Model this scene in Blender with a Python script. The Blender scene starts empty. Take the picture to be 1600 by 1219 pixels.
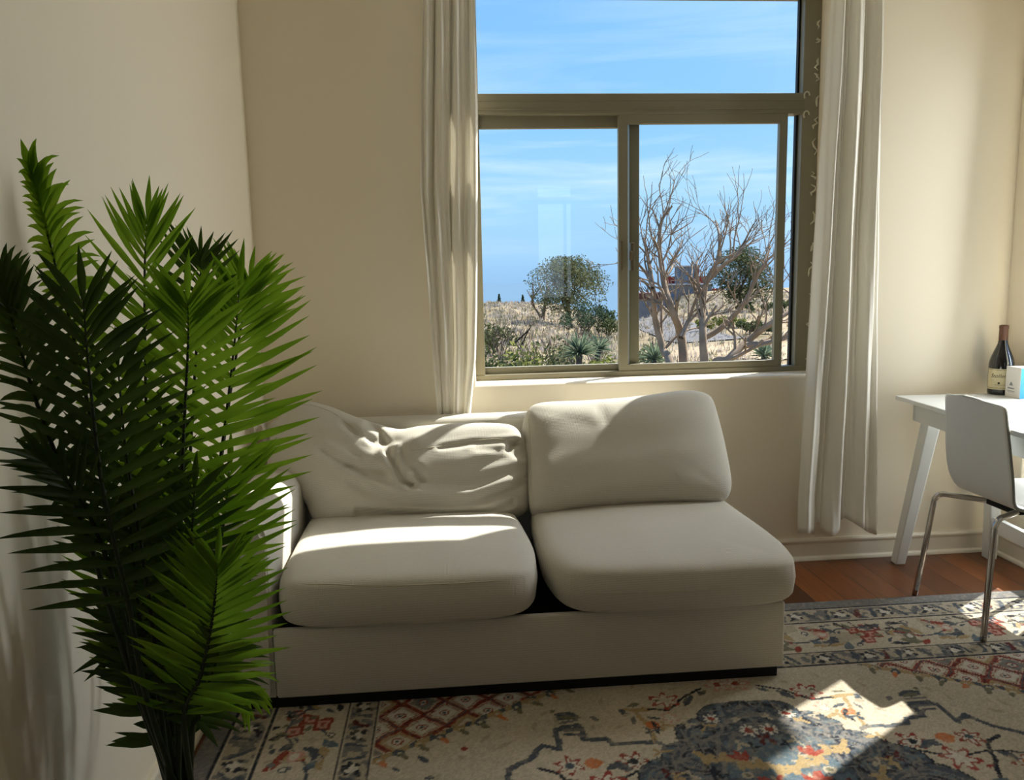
import bpy, bmesh, math, random
import numpy as np
from mathutils import Vector, Matrix, noise as mnoise
random.seed(7)
S = bpy.context.scene
COL = S.collection
PI = math.pi

# ------------------------------------------------------------------ camera
W_, H_ = 1600, 1219
F_ = 1209.0
CX, CY = 800.0, 609.5
CAMP = np.array([0, 0, 1.27])
_d = np.array([697 - CX, 440 - CY, F_]); _d /= np.linalg.norm(_d)
_n = np.array([984 - CX, 9140 - CY, F_]); _n /= np.linalg.norm(_n)
_n -= _d * (_d @ _n); _n /= np.linalg.norm(_n)
_r = np.cross(_n, _d)
RC = np.array([_r, _d, -_n])
cam = bpy.data.cameras.new('camera')
co = bpy.data.objects.new('camera', cam); COL.objects.link(co)
M = Matrix.Identity(4)
for i in range(3):
    M[i][0] = RC[i, 0]; M[i][1] = -RC[i, 1]; M[i][2] = -RC[i, 2]; M[i][3] = CAMP[i]
co.matrix_world = M
cam.sensor_fit = 'HORIZONTAL'; cam.sensor_width = 36; cam.lens = F_ / W_ * 36
cam.clip_start = 0.05; cam.clip_end = 60000
S.camera = co

def _ray(u, v):
    return RC @ np.array([u - CX, v - CY, F_])
def aty(u, v, y):
    q = _ray(u, v); return Vector(CAMP + q * (y / q[1]))
def atz(u, v, z):
    q = _ray(u, v); return Vector(CAMP + q * ((z - CAMP[2]) / q[2]))
def atd(u, v, d):
    q = _ray(u, v); return Vector(CAMP + q * (d / math.hypot(q[0], q[1])))

# ------------------------------------------------------------------ helpers
def srgb(r, g, b):
    f = lambda c: (c / 255 / 12.92) if c / 255 <= .04045 else ((c / 255 + .055) / 1.055) ** 2.4
    return (f(r), f(g), f(b), 1)

class NT:
    def __init__(s, name):
        s.m = bpy.data.materials.new(name); s.m.use_nodes = True
        s.t = s.m.node_tree; s.t.nodes.clear()
        s.out = s.t.nodes.new('ShaderNodeOutputMaterial')
    def n(s, typ, **kw):
        nd = s.t.nodes.new(typ)
        for k, v in kw.items():
            if k.startswith('i_'):
                nd.inputs[k[2:].replace('_', ' ')].default_value = v
            else: setattr(nd, k, v)
        return nd
    def l(s, a, b): s.t.links.new(a, b)

def mat(name, col, rough=.6, spec=.3, metal=0, bump=0, bscale=40, var=0, vscale=4, coat=0, stretch=(1, 1, 1), var2=None, detail=4):
    k = NT(name)
    p = k.n('ShaderNodeBsdfPrincipled')
    p.inputs['Base Color'].default_value = col
    p.inputs['Roughness'].default_value = rough
    p.inputs['Specular IOR Level'].default_value = spec
    p.inputs['Metallic'].default_value = metal
    p.inputs['Coat Weight'].default_value = coat
    k.l(p.outputs[0], k.out.inputs[0])
    tc = k.n('ShaderNodeTexCoord'); mp = k.n('ShaderNodeMapping'); mp.inputs['Scale'].default_value = stretch
    k.l(tc.outputs['Object'], mp.inputs[0])
    if var:
        nz = k.n('ShaderNodeTexNoise'); nz.inputs['Scale'].default_value = vscale; nz.inputs['Detail'].default_value = detail
        k.l(mp.outputs[0], nz.inputs[0])
        rp = k.n('ShaderNodeValToRGB')
        c2 = var2 if var2 else tuple(c * (1 - var) for c in col[:3]) + (1,)
        rp.color_ramp.elements[0].position = .3; rp.color_ramp.elements[1].position = .7
        rp.color_ramp.elements[0].color = c2; rp.color_ramp.elements[1].color = col
        k.l(nz.outputs['Fac'], rp.inputs[0]); k.l(rp.outputs[0], p.inputs['Base Color'])
    if bump:
        nb = k.n('ShaderNodeTexNoise'); nb.inputs['Scale'].default_value = bscale; nb.inputs['Detail'].default_value = 3
        k.l(mp.outputs[0], nb.inputs[0])
        b = k.n('ShaderNodeBump'); b.inputs['Strength'].default_value = bump; b.inputs['Distance'].default_value = .004
        k.l(nb.outputs['Fac'], b.inputs['Height']); k.l(b.outputs[0], p.inputs['Normal'])
    return k.m

def obj(name, bm, m, parent=None, smooth=False, kind=None, auto=None):
    me = bpy.data.meshes.new(name)
    root = parent
    while root is not None and root.parent: root = root.parent
    if root is not None:
        L = root.location
        bmesh.ops.translate(bm, verts=bm.verts, vec=-L)
    bmesh.ops.recalc_face_normals(bm, faces=bm.faces)
    bm.to_mesh(me); bm.free()
    for x in (m if isinstance(m, (list, tuple)) else [m]): me.materials.append(x)
    if smooth:
        for p in me.polygons: p.use_smooth = True
        if auto:
            me.set_sharp_from_angle(angle=math.radians(auto))
    o = bpy.data.objects.new(name, me); COL.objects.link(o)
    if parent: o.parent = parent
    if kind: o['kind'] = kind
    return o

def tag(o, label, cat, group=None):
    o['label'] = label; o['category'] = cat
    if group: o['group'] = group
    return o
def thing(name, label, cat, loc, group=None):
    o = bpy.data.objects.new(name, None); COL.objects.link(o); o.location = loc
    o.empty_display_size = .1
    return tag(o, label, cat, group)
def copy_tree(o, parent=None):
    c = o.copy(); COL.objects.link(c)
    if parent: c.parent = parent
    for ch in o.children: copy_tree(ch, c)
    return c

def box(bm, x0, x1, y0, y1, z0, z1, bev=0, seg=2, mi=0):
    vs = [bm.verts.new((x, y, z)) for x in (x0, x1) for y in (y0, y1) for z in (z0, z1)]
    fs = []
    for idx in ((0, 1, 3, 2), (4, 6, 7, 5), (0, 4, 5, 1), (2, 3, 7, 6), (0, 2, 6, 4), (1, 5, 7, 3)):
        f = bm.faces.new([vs[i] for i in idx]); f.material_index = mi; fs.append(f)
    if bev:
        es = set(e for f in fs for e in f.edges)
        bmesh.ops.bevel(bm, geom=list(es), offset=bev, segments=seg, affect='EDGES', profile=.5)
    return vs

def hull8(bm, bot, top, bev=0, mi=0):
    a = [bm.verts.new(p) for p in bot]; b = [bm.verts.new(p) for p in top]
    n = len(a); fs = [bm.faces.new(a[::-1]), bm.faces.new(b)]
    for i in range(n): fs.append(bm.faces.new((a[i], a[(i + 1) % n], b[(i + 1) % n], b[i])))
    for f in fs: f.material_index = mi
    if bev:
        es = set(e for f in fs for e in f.edges)
        bmesh.ops.bevel(bm, geom=list(es), offset=bev, segments=2, affect='EDGES', profile=.5)

def catmull(pts, n):
    pts = [Vector(p) for p in pts]
    if len(pts) == 2: return [pts[0].lerp(pts[1], i / n) for i in range(n + 1)]
    P = [pts[0] * 2 - pts[1]] + pts + [pts[-1] * 2 - pts[-2]]
    out = []; m = len(pts) - 1
    for i in range(n + 1):
        t = i / n * m; k = min(int(t), m - 1); f = t - k
        a, b, c, d = P[k:k + 4]
        out.append(.5 * ((2 * b) + (c - a) * f + (2 * a - 5 * b + 4 * c - d) * f * f + (3 * b - 3 * c + d - a) * f ** 3))
    return out

def tube(bm, pts, rad, seg=8, cap=True, mi=0, frames=None):
    pts = [Vector(p) for p in pts]
    n = len(pts)
    rr = rad if isinstance(rad, (list, tuple)) else [rad] * n
    up = Vector((0, 0, 1)); prev = None; rings = []
    for i, p in enumerate(pts):
        t = (pts[min(i + 1, n - 1)] - pts[max(i - 1, 0)])
        if t.length < 1e-9: t = Vector((0, 0, 1))
        t.normalize()
        if prev is None:
            a = t.cross(up if abs(t.z) < .9 else Vector((1, 0, 0))).normalized()
        else:
            a = (prev - t * prev.dot(t)).normalized()
        prev = a; b = t.cross(a)
        rings.append([bm.verts.new(p + (a * math.cos(2 * PI * j / seg) + b * math.sin(2 * PI * j / seg)) * rr[i]) for j in range(seg)])
    for i in range(n - 1):
        for j in range(seg):
            f = bm.faces.new((rings[i][j], rings[i][(j + 1) % seg], rings[i + 1][(j + 1) % seg], rings[i + 1][j])); f.material_index = mi; f.smooth = True
    if cap:
        for r in (rings[0][::-1], rings[-1]):
            f = bm.faces.new(r); f.material_index = mi

def lathe(bm, prof, cx, cy, seg=32, mi=0, cap=True):
    rings = []
    for r, z in prof:
        rings.append([bm.verts.new((cx + r * math.cos(2 * PI * j / seg), cy + r * math.sin(2 * PI * j / seg), z)) for j in range(seg)])
    for i in range(len(prof) - 1):
        for j in range(seg):
            f = bm.faces.new((rings[i][j], rings[i][(j + 1) % seg], rings[i + 1][(j + 1) % seg], rings[i + 1][j])); f.material_index = mi
    if cap:
        bm.faces.new(rings[0][::-1]); bm.faces.new(rings[-1])

def gridmesh(bm, P, mi=0, close_u=False):
    n, m = len(P), len(P[0])
    V = [[bm.verts.new(p) for p in row] for row in P]
    for i in range(n - 1):
        for j in range(m - 1):
            f = bm.faces.new((V[i][j], V[i][j + 1], V[i + 1][j + 1], V[i + 1][j])); f.material_index = mi; f.smooth = True
    return V

# ------------------------------------------------------------------ materials
WALL = mat('cream_wall_paint', srgb(238, 228, 207), .55, .25, bump=.05, bscale=180)
CEIL = mat('ceiling_paint', srgb(236, 230, 218), .7, .2, bump=.05, bscale=120)
TRIMW = mat('white_trim_paint', srgb(232, 224, 206), .35, .4, bump=.02, bscale=60)
FRAME = mat('olive_window_metal', srgb(132, 127, 106), .42, .5, bump=.02, bscale=80)
FRAMED = mat('dark_window_gasket', srgb(46, 44, 38), .6, .3, bump=.02)
CAULK = mat('caulk', srgb(205, 200, 180), .7, .2, bump=.3, bscale=150)
CHROME = mat('chrome', srgb(190, 185, 180), .12, .5, metal=1, bump=.01)
WHITEL = mat('white_lacquer', srgb(226, 228, 226), .32, .45, bump=.015, bscale=50)
SHELL = mat('white_chair_shell', srgb(222, 222, 218), .3, .45, bump=.01)
SHELLE = mat('grey_shell_edge', srgb(140, 140, 132), .5, .3, bump=.02)
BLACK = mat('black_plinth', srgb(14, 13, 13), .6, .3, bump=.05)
SCREW = mat('screw', srgb(45, 42, 38), .5, .4, bump=.02)

def fabric(name, col):
    k = NT(name)
    p = k.n('ShaderNodeBsdfPrincipled'); p.inputs['Roughness'].default_value = .95; p.inputs['Specular IOR Level'].default_value = .1
    p.inputs['Sheen Weight'].default_value = .15
    tc = k.n('ShaderNodeTexCoord')
    w1 = k.n('ShaderNodeTexWave', wave_type='BANDS', bands_direction='X'); w1.inputs['Scale'].default_value = 76; w1.inputs['Distortion'].default_value = 1.6; w1.inputs['Detail'].default_value = 1; w1.inputs['Detail Scale'].default_value = 3
    w2 = k.n('ShaderNodeTexWave', wave_type='BANDS', bands_direction='DIAGONAL'); w2.inputs['Scale'].default_value = 66; w2.inputs['Distortion'].default_value = 1.6
    mp = k.n('ShaderNodeMapping'); mp.inputs['Scale'].default_value = (0, 1, 1.3)
    k.l(tc.outputs['Object'], w1.inputs[0]); k.l(tc.outputs['Object'], mp.inputs[0]); k.l(mp.outputs[0], w2.inputs[0])
    mu = k.n('ShaderNodeMath', operation='ADD'); k.l(w1.outputs['Fac'], mu.inputs[0]); k.l(w2.outputs['Fac'], mu.inputs[1])
    nz = k.n('ShaderNodeTexNoise'); nz.inputs['Scale'].default_value = 220; nz.inputs['Detail'].default_value = 2
    k.l(tc.outputs['Object'], nz.inputs[0])
    ad = k.n('ShaderNodeMath', operation='MULTIPLY_ADD'); k.l(nz.outputs['Fac'], ad.inputs[0]); ad.inputs[1].default_value = 1.2; k.l(mu.outputs[0], ad.inputs[2])
    rp = k.n('ShaderNodeValToRGB'); rp.color_ramp.elements[0].position = .3; rp.color_ramp.elements[1].position = .85
    dv = k.n('ShaderNodeMath', operation='MULTIPLY'); k.l(ad.outputs[0], dv.inputs[0]); dv.inputs[1].default_value = .36
    rp.color_ramp.elements[0].color = tuple(c * .82 for c in col[:3]) + (1,); rp.color_ramp.elements[1].color = col
    k.l(dv.outputs[0], rp.inputs[0]); k.l(rp.outputs[0], p.inputs['Base Color'])
    b = k.n('ShaderNodeBump'); b.inputs['Strength'].default_value = .2; b.inputs['Distance'].default_value = .001
    k.l(ad.outputs[0], b.inputs['Height']); k.l(b.outputs[0], p.inputs['Normal'])
    k.l(p.outputs[0], k.out.inputs[0])
    return k.m
SOFA = fabric('oatmeal_linen', srgb(203, 198, 185))
SEAM = mat('linen_seam', srgb(196, 188, 168), .9, .1, bump=.1)

def cloth(name, col, transl):
    k = NT(name)
    d = k.n('ShaderNodeBsdfDiffuse'); d.inputs[0].default_value = col
    t = k.n('ShaderNodeBsdfTranslucent'); t.inputs[0].default_value = col
    mx = k.n('ShaderNodeMixShader'); mx.inputs[0].default_value = transl
    tc = k.n('ShaderNodeTexCoord'); nz = k.n('ShaderNodeTexNoise'); nz.inputs['Scale'].default_value = 90; nz.inputs['Detail'].default_value = 4
    b = k.n('ShaderNodeBump'); b.inputs['Strength'].default_value = .12; b.inputs['Distance'].default_value = .003
    k.l(tc.outputs['Object'], nz.inputs[0]); k.l(nz.outputs['Fac'], b.inputs['Height'])
    k.l(b.outputs[0], d.inputs['Normal'])
    k.l(d.outputs[0], mx.inputs[1]); k.l(t.outputs[0], mx.inputs[2]); k.l(mx.outputs[0], k.out.inputs[0])
    return k.m
CURT = cloth('white_curtain_cotton', srgb(247, 244, 235), .26)

def leafmat(name, c1, c2, transl=.4, rough=.85, spec=.08):
    k = NT(name)
    tc = k.n('ShaderNodeTexCoord'); nz = k.n('ShaderNodeTexNoise'); nz.inputs['Scale'].default_value = 5
    k.l(tc.outputs['Object'], nz.inputs[0])
    rp = k.n('ShaderNodeValToRGB'); rp.color_ramp.elements[0].color = c1; rp.color_ramp.elements[1].color = c2
    rp.color_ramp.elements[0].position = .35; rp.color_ramp.elements[1].position = .65
    k.l(nz.outputs['Fac'], rp.inputs[0])
    p = k.n('ShaderNodeBsdfPrincipled'); p.inputs['Roughness'].default_value = rough; p.inputs['Specular IOR Level'].default_value = spec
    t = k.n('ShaderNodeBsdfTranslucent')
    mx = k.n('ShaderNodeMixShader'); mx.inputs[0].default_value = transl
    k.l(rp.outputs[0], p.inputs['Base Color']); k.l(rp.outputs[0], t.inputs[0])
    k.l(p.outputs[0], mx.inputs[1]); k.l(t.outputs[0], mx.inputs[2]); k.l(mx.outputs[0], k.out.inputs[0])
    return k.m

def glassmat(name, refl=.9, tint=(1, 1, 1, 1)):
    k = NT(name)
    tr = k.n('ShaderNodeBsdfTransparent'); tr.inputs[0].default_value = tint
    gl = k.n('ShaderNodeBsdfGlossy'); gl.inputs['Roughness'].default_value = .0
    ge = k.n('ShaderNodeNewGeometry'); dt = k.n('ShaderNodeVectorMath', operation='DOT_PRODUCT')
    k.l(ge.outputs['Normal'], dt.inputs[0]); k.l(ge.outputs['Incoming'], dt.inputs[1])
    ab = k.n('ShaderNodeMath', operation='ABSOLUTE'); k.l(dt.outputs['Value'], ab.inputs[0])
    iv = k.n('ShaderNodeMath', operation='SUBTRACT'); iv.inputs[0].default_value = 1; k.l(ab.outputs[0], iv.inputs[1])
    pw = k.n('ShaderNodeMath', operation='POWER'); k.l(iv.outputs[0], pw.inputs[0]); pw.inputs[1].default_value = 5
    ma_ = k.n('ShaderNodeMath', operation='MULTIPLY_ADD'); k.l(pw.outputs[0], ma_.inputs[0]); ma_.inputs[1].default_value = .93; ma_.inputs[2].default_value = .065
    mu = k.n('ShaderNodeMath', operation='MULTIPLY'); mu.inputs[1].default_value = refl; k.l(ma_.outputs[0], mu.inputs[0])
    mx = k.n('ShaderNodeMixShader'); k.l(mu.outputs[0], mx.inputs[0]); k.l(tr.outputs[0], mx.inputs[1]); k.l(gl.outputs[0], mx.inputs[2])
    k.l(mx.outputs[0], k.out.inputs[0])
    return k.m
GLASS = glassmat('window_glass', .9, (.95, .97, .96, 1))

def woodfloor():
    k = NT('cherry_floor_planks')
    p = k.n('ShaderNodeBsdfPrincipled'); p.inputs['Roughness'].default_value = .32
    tc = k.n('ShaderNodeTexCoord'); mp = k.n('ShaderNodeMapping'); mp.inputs['Rotation'].default_value = (0, 0, PI / 2)
    k.l(tc.outputs['Object'], mp.inputs[0])
    br = k.n('ShaderNodeTexBrick'); br.offset = .37
    br.inputs['Scale'].default_value = 1; br.inputs['Brick Width'].default_value = 1.15; br.inputs['Row Height'].default_value = .127
    br.inputs['Mortar Size'].default_value = .0022; br.inputs['Mortar Smooth'].default_value = .3
    br.inputs['Color1'].default_value = srgb(134, 78, 34); br.inputs['Color2'].default_value = srgb(68, 33, 13); br.inputs['Mortar'].default_value = srgb(40, 16, 8)
    k.l(mp.outputs[0], br.inputs[0])
    m2 = k.n('ShaderNodeMapping'); m2.inputs['Scale'].default_value = (26, 1.6, 1); k.l(tc.outputs['Object'], m2.inputs[0])
    nz = k.n('ShaderNodeTexNoise'); nz.inputs['Scale'].default_value = 2.2; nz.inputs['Detail'].default_value = 6; nz.inputs['Roughness'].default_value = .65
    k.l(m2.outputs[0], nz.inputs[0])
    rp = k.n('ShaderNodeValToRGB'); rp.color_ramp.elements[0].position = .3; rp.color_ramp.elements[0].color = (.62, .58, .55, 1); rp.color_ramp.elements[1].position = .7; rp.color_ramp.elements[1].color = (1.15, 1.1, 1.05, 1)
    k.l(nz.outputs['Fac'], rp.inputs[0])
    mx = k.n('ShaderNodeMixRGB', blend_type='MULTIPLY'); mx.inputs[0].default_value = 1
    k.l(br.outputs['Color'], mx.inputs[1]); k.l(rp.outputs[0], mx.inputs[2]); k.l(mx.outputs[0], p.inputs['Base Color'])
    b = k.n('ShaderNodeBump'); b.inputs['Strength'].default_value = .2; b.inputs['Distance'].default_value = .002
    k.l(br.outputs['Fac'], b.inputs['Height']); b.invert = True; k.l(b.outputs[0], p.inputs['Normal'])
    k.l(p.outputs[0], k.out.inputs[0]); return k.m
FLOOR = woodfloor()

# ------------------------------------------------------------------ room shell
XL, XR, YB, YF, ZC = -.76, 2.45, 3.215, -2.6, 2.75
WX0, WX1, WZ0, WZ1 = .112, 1.632, .836, 2.47          # back window opening
YO = 3.43                                            # outer face of back wall

def wall_with_hole(bm, plane, a0, a1, z0, z1, ha0, ha1, hz0, hz1, f_in, f_out, bev=.016):
    A = [a0, ha0, ha1, a1]; Z = [z0, hz0, hz1, z1]
    mk = (lambda a, z, f: (a, f, z)) if plane == 'y' else (lambda a, z, f: (f, a, z))
    V = {}
    for k, f in enumerate((f_in, f_out)):
        for i, a in enumerate(A):
            for j, z in enumerate(Z): V[k, i, j] = bm.verts.new(mk(a, z, f))
    for k in (0, 1):
        for i in range(3):
            for j in range(3):
                if i == 1 and j == 1: continue
                bm.faces.new((V[k, i, j], V[k, i + 1, j], V[k, i + 1, j + 1], V[k, i, j + 1]))
    def side(p, q): bm.faces.new((V[0, p[0], p[1]], V[0, q[0], q[1]], V[1, q[0], q[1]], V[1, p[0], p[1]]))
    ring = [(1, 1), (2, 1), (2, 2), (1, 2)]
    for i in range(4): side(ring[i], ring[(i + 1) % 4])
    o = [(i, 0) for i in range(4)] + [(3, j) for j in range(1, 4)] + [(i, 3) for i in (2, 1, 0)] + [(0, 2), (0, 1)]
    for i in range(len(o)): side(o[i], o[(i + 1) % len(o)])
    if bev:
        es = []
        for i in range(4):
            e = bm.edges.get((V[0, ring[i][0], ring[i][1]], V[0, ring[(i + 1) % 4][0], ring[(i + 1) % 4][1]]))
            es.append(e)
        bmesh.ops.bevel(bm, geom=es, offset=bev, segments=5, affect='EDGES', profile=.5)

bm = bmesh.new(); wall_with_hole(bm, 'y', XL - .15, XR + .12, -.05, ZC + .2, WX0, WX1, WZ0, WZ1, YB, YO)
obj('wall_back', bm, WALL, kind='structure', smooth=True, auto=35)
bm = bmesh.new(); box(bm, XL - .15, XL, YF - .1, YB + .05, -.05, ZC + .1)
obj('wall_left', bm, WALL, kind='structure')
RY0, RY1, RZ0, RZ1 = 2.72, 3.065, .30, 2.30            # tall sidelight in right wall
bm = bmesh.new(); wall_with_hole(bm, 'x', YF - .1, YB + .05, -.05, ZC + .1, RY0, RY1, RZ0, RZ1, XR, XR + .11, bev=.008)
obj('wall_right', bm, WALL, kind='structure', smooth=True, auto=35)
DX0, DX1, DZ0, DZ1 = .75, 2.1, .05, 2.45             # glazed door opening behind the camera
bm = bmesh.new(); wall_with_hole(bm, 'y', XL - .1, XR + .1, -.05, ZC + .1, DX0, DX1, DZ0, DZ1, YF, YF - .12, bev=0)
obj('wall_rear', bm, WALL, kind='structure')
bm = bmesh.new(); box(bm, XL - .1, XR + .1, YF - .1, YO - .02, -.1, 0)
obj('floor', bm, FLOOR, kind='structure')
bm = bmesh.new(); box(bm, XL - .1, XR + .1, YF - .1, YO - .02, ZC, ZC + .12)
obj('ceiling', bm, CEIL, kind='structure')

# baseboards: moulded profile swept along each wall
def baseboard(name, prof, pa, pb, nrm):
    bm = bmesh.new()
    A = [bm.verts.new(Vector(pa) + Vector(nrm) * d + Vector((0, 0, z))) for d, z in prof]
    B = [bm.verts.new(Vector(pb) + Vector(nrm) * d + Vector((0, 0, z))) for d, z in prof]
    n = len(prof)
    for i in range(n): bm.faces.new((A[i], A[(i + 1) % n], B[(i + 1) % n], B[i]))
    bm.faces.new(A); bm.faces.new(B[::-1])
    return obj(name, bm, TRIMW, kind='structure')
PROF = [(0, .0), (.024, .0), (.024, .006), (.021, .013), (.013, .018), (.012, .020), (.012, .074), (.014, .080), (.018, .086), (.018, .093), (.012, .1), (0, .1)]
baseboard('baseboard_back', PROF, (XL, YB, 0), (XR, YB, 0), (0, -1, 0))
baseboard('baseboard_right', PROF, (XR, YF, 0), (XR, YB, 0), (-1, 0, 0))
baseboard('baseboard_left', PROF, (XL, YF, 0), (XL, YB, 0), (1, 0, 0))

# ------------------------------------------------------------------ window 1 (slider under a fixed light)
def structure_empty(name, loc):
    o = bpy.data.objects.new(name, None); COL.objects.link(o); o.location = loc; o['kind'] = 'structure'; return o
w1 = structure_empty('window_1', (.87, 3.40, WZ0))
bm = bmesh.new()
ya, yb = 3.362, 3.425
box(bm, WX0 - .01, .158, ya, yb, WZ0, WZ1, .003)                 # jambs
box(bm, 1.558, WX1 + .01, ya, yb, WZ0, WZ1, .003)
box(bm, WX0 - .02, WX1 + .02, ya - .004, yb + .004, WZ0 - .02, WZ0 + .024, .003)           # sill track
box(bm, WX0 - .02, WX1 + .02, ya - .004, yb + .004, WZ1 - .035, WZ1 + .02, .003)           # head
box(bm, .15, 1.566, ya - .002, yb + .002, 1.957, 2.042, .004)                   # transom bar
box(bm, .15, 1.566, ya - .006, yb, 1.974, 1.980, .001)
box(bm, .15, 1.566, ya - .005, yb, 2.010, 2.014, .001)
obj('frame', bm, FRAME, w1)
bm = bmesh.new()                                                 # dark weather strip at right jamb
box(bm, 1.548, 1.560, 3.40, 3.42, WZ0 + .02, 1.96)
box(bm, 1.550, 1.560, 3.40, 3.42, 2.04, WZ1 - .03)
obj('gasket', bm, FRAMED, w1)
bm = bmesh.new()                                                 # fixed left light frame
y2a, y2b = 3.394, 3.422
box(bm, .156, .80, y2a, y2b, WZ0 + .02, WZ0 + .053, .002)
box(bm, .156, .80, y2a, y2b, 1.908, 1.96, .002)
box(bm, .806, .850, y2a, y2b, WZ0 + .02, 1.96, .002)
obj('fixed_light', bm, FRAME, w1)
sash = None
bm = bmesh.new()                                                 # sliding sash
y1a, y1b = 3.364, 3.390
SX0, SX1 = .752, 1.497
box(bm, SX0, SX0 + .041, y1a, y1b, WZ0 + .012, 1.958, .002)
box(bm, SX1 - .036, SX1, y1a, y1b, WZ0 + .012, 1.958, .002)
box(bm, SX0 + .04, SX1 - .035, y1a, y1b, WZ0 + .012, WZ0 + .052, .002)
box(bm, SX0 + .04, SX1 - .035, y1a, y1b, 1.918, 1.958, .002)
sash = obj('sliding_sash', bm, FRAME, w1)
bm = bmesh.new()
box(bm, SX0 + .004, SX0 + .016, y1a - .012, y1a + .002, 1.30, 1.43, .004)
box(bm, SX0 + .052, SX0 + .068, y1a - .004, y1a + .02, 1.30, 1.42, .003)
box(bm, SX0 + .046, SX0 + .058, y1a - .014, y1a + .004, 1.345, 1.385, .003)
obj('latch', bm, mat('latch_metal', srgb(110, 98, 76), .4, .5, metal=.4, bump=.02), sash)
for nm, (x0, x1, yy, z0, z1), par in (('upper_pane', (.15, 1.58, 3.40, 2.03, WZ1 - .03), w1), ('left_pane', (.15, .815, 3.408, WZ0 + .04, 1.93), w1),
                                      ('sash_pane', (SX0 + .03, SX1 - .03, 3.377, WZ0 + .04, 1.93), sash)):
    bm = bmesh.new(); bm.faces.new([bm.verts.new(p) for p in ((x0, yy, z0), (x1, yy, z0), (x1, yy, z1), (x0, yy, z1))])
    obj(nm, bm, GLASS, par)
bm = bmesh.new()                                                 # messy caulk along right jamb
rnd = random.Random(3)
z = .86
while z < 2.4:
    ln = rnd.uniform(.02, .07)
    pts = [(1.618 + rnd.uniform(-.012, .012), 3.36, z + ln * k / 4) for k in range(5)]
    tube(bm, pts, [.002, rnd.uniform(.003, .006), .005, rnd.uniform(.003, .007), .002], 6)
    z += ln + rnd.uniform(.01, .08)
for zc in (1.95, 2.03):
    tube(bm, [(1.575 + .012 * math.cos(a), 3.358, zc + .016 * math.sin(a)) for a in [k * .5 for k in range(9)]], .0035, 6)
obj('caulk_bead', bm, CAULK, w1, smooth=True)

# window 2: sidelight in right wall (outside the frame); window 3: glazed door behind the camera
w2 = structure_empty('window_2', (XR + .05, 2.9, RZ0))
bm = bmesh.new(); t = .02
for (y0, y1, z0, z1) in ((RY0, RY0 + t, RZ0, RZ1), (RY1 - t, RY1, RZ0, RZ1), (RY0, RY1, RZ0, RZ0 + t), (RY0, RY1, RZ1 - t, RZ1)):
    box(bm, XR + .06, XR + .10, y0, y1, z0, z1)
obj('frame', bm, FRAME, w2)
bm = bmesh.new(); bm.faces.new([bm.verts.new(p) for p in ((XR + .08, RY0, RZ0), (XR + .08, RY1, RZ0), (XR + .08, RY1, RZ1), (XR + .08, RY0, RZ1))])
obj('pane', bm, GLASS, w2)
w3 = structure_empty('window_3', (1.4, YF - .06, DZ0))
bm = bmesh.new(); t = .05
box(bm, DX0, DX0 + .38, YF - .1, YF - .04, DZ0, DZ1); box(bm, 1.53, DX1, YF - .1, YF - .04, DZ0, DZ1)
box(bm, DX0, DX1, YF - .1, YF - .04, DZ0, 1.05); box(bm, DX0, DX1, YF - .1, YF - .04, 2.17, 2.25); box(bm, DX0, DX1, YF - .1, YF - .04, 2.40, DZ1)
box(bm, 1.44, 1.475, YF - .1, YF - .04, 1.0, 2.2)
obj('frame', bm, TRIMW, w3)
bm = bmesh.new(); bm.faces.new([bm.verts.new(p) for p in ((DX0, YF - .08, DZ0), (DX1, YF - .08, DZ0), (DX1, YF - .08, DZ1), (DX0, YF - .08, DZ1))])
obj('pane', bm, GLASS, w3)
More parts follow.
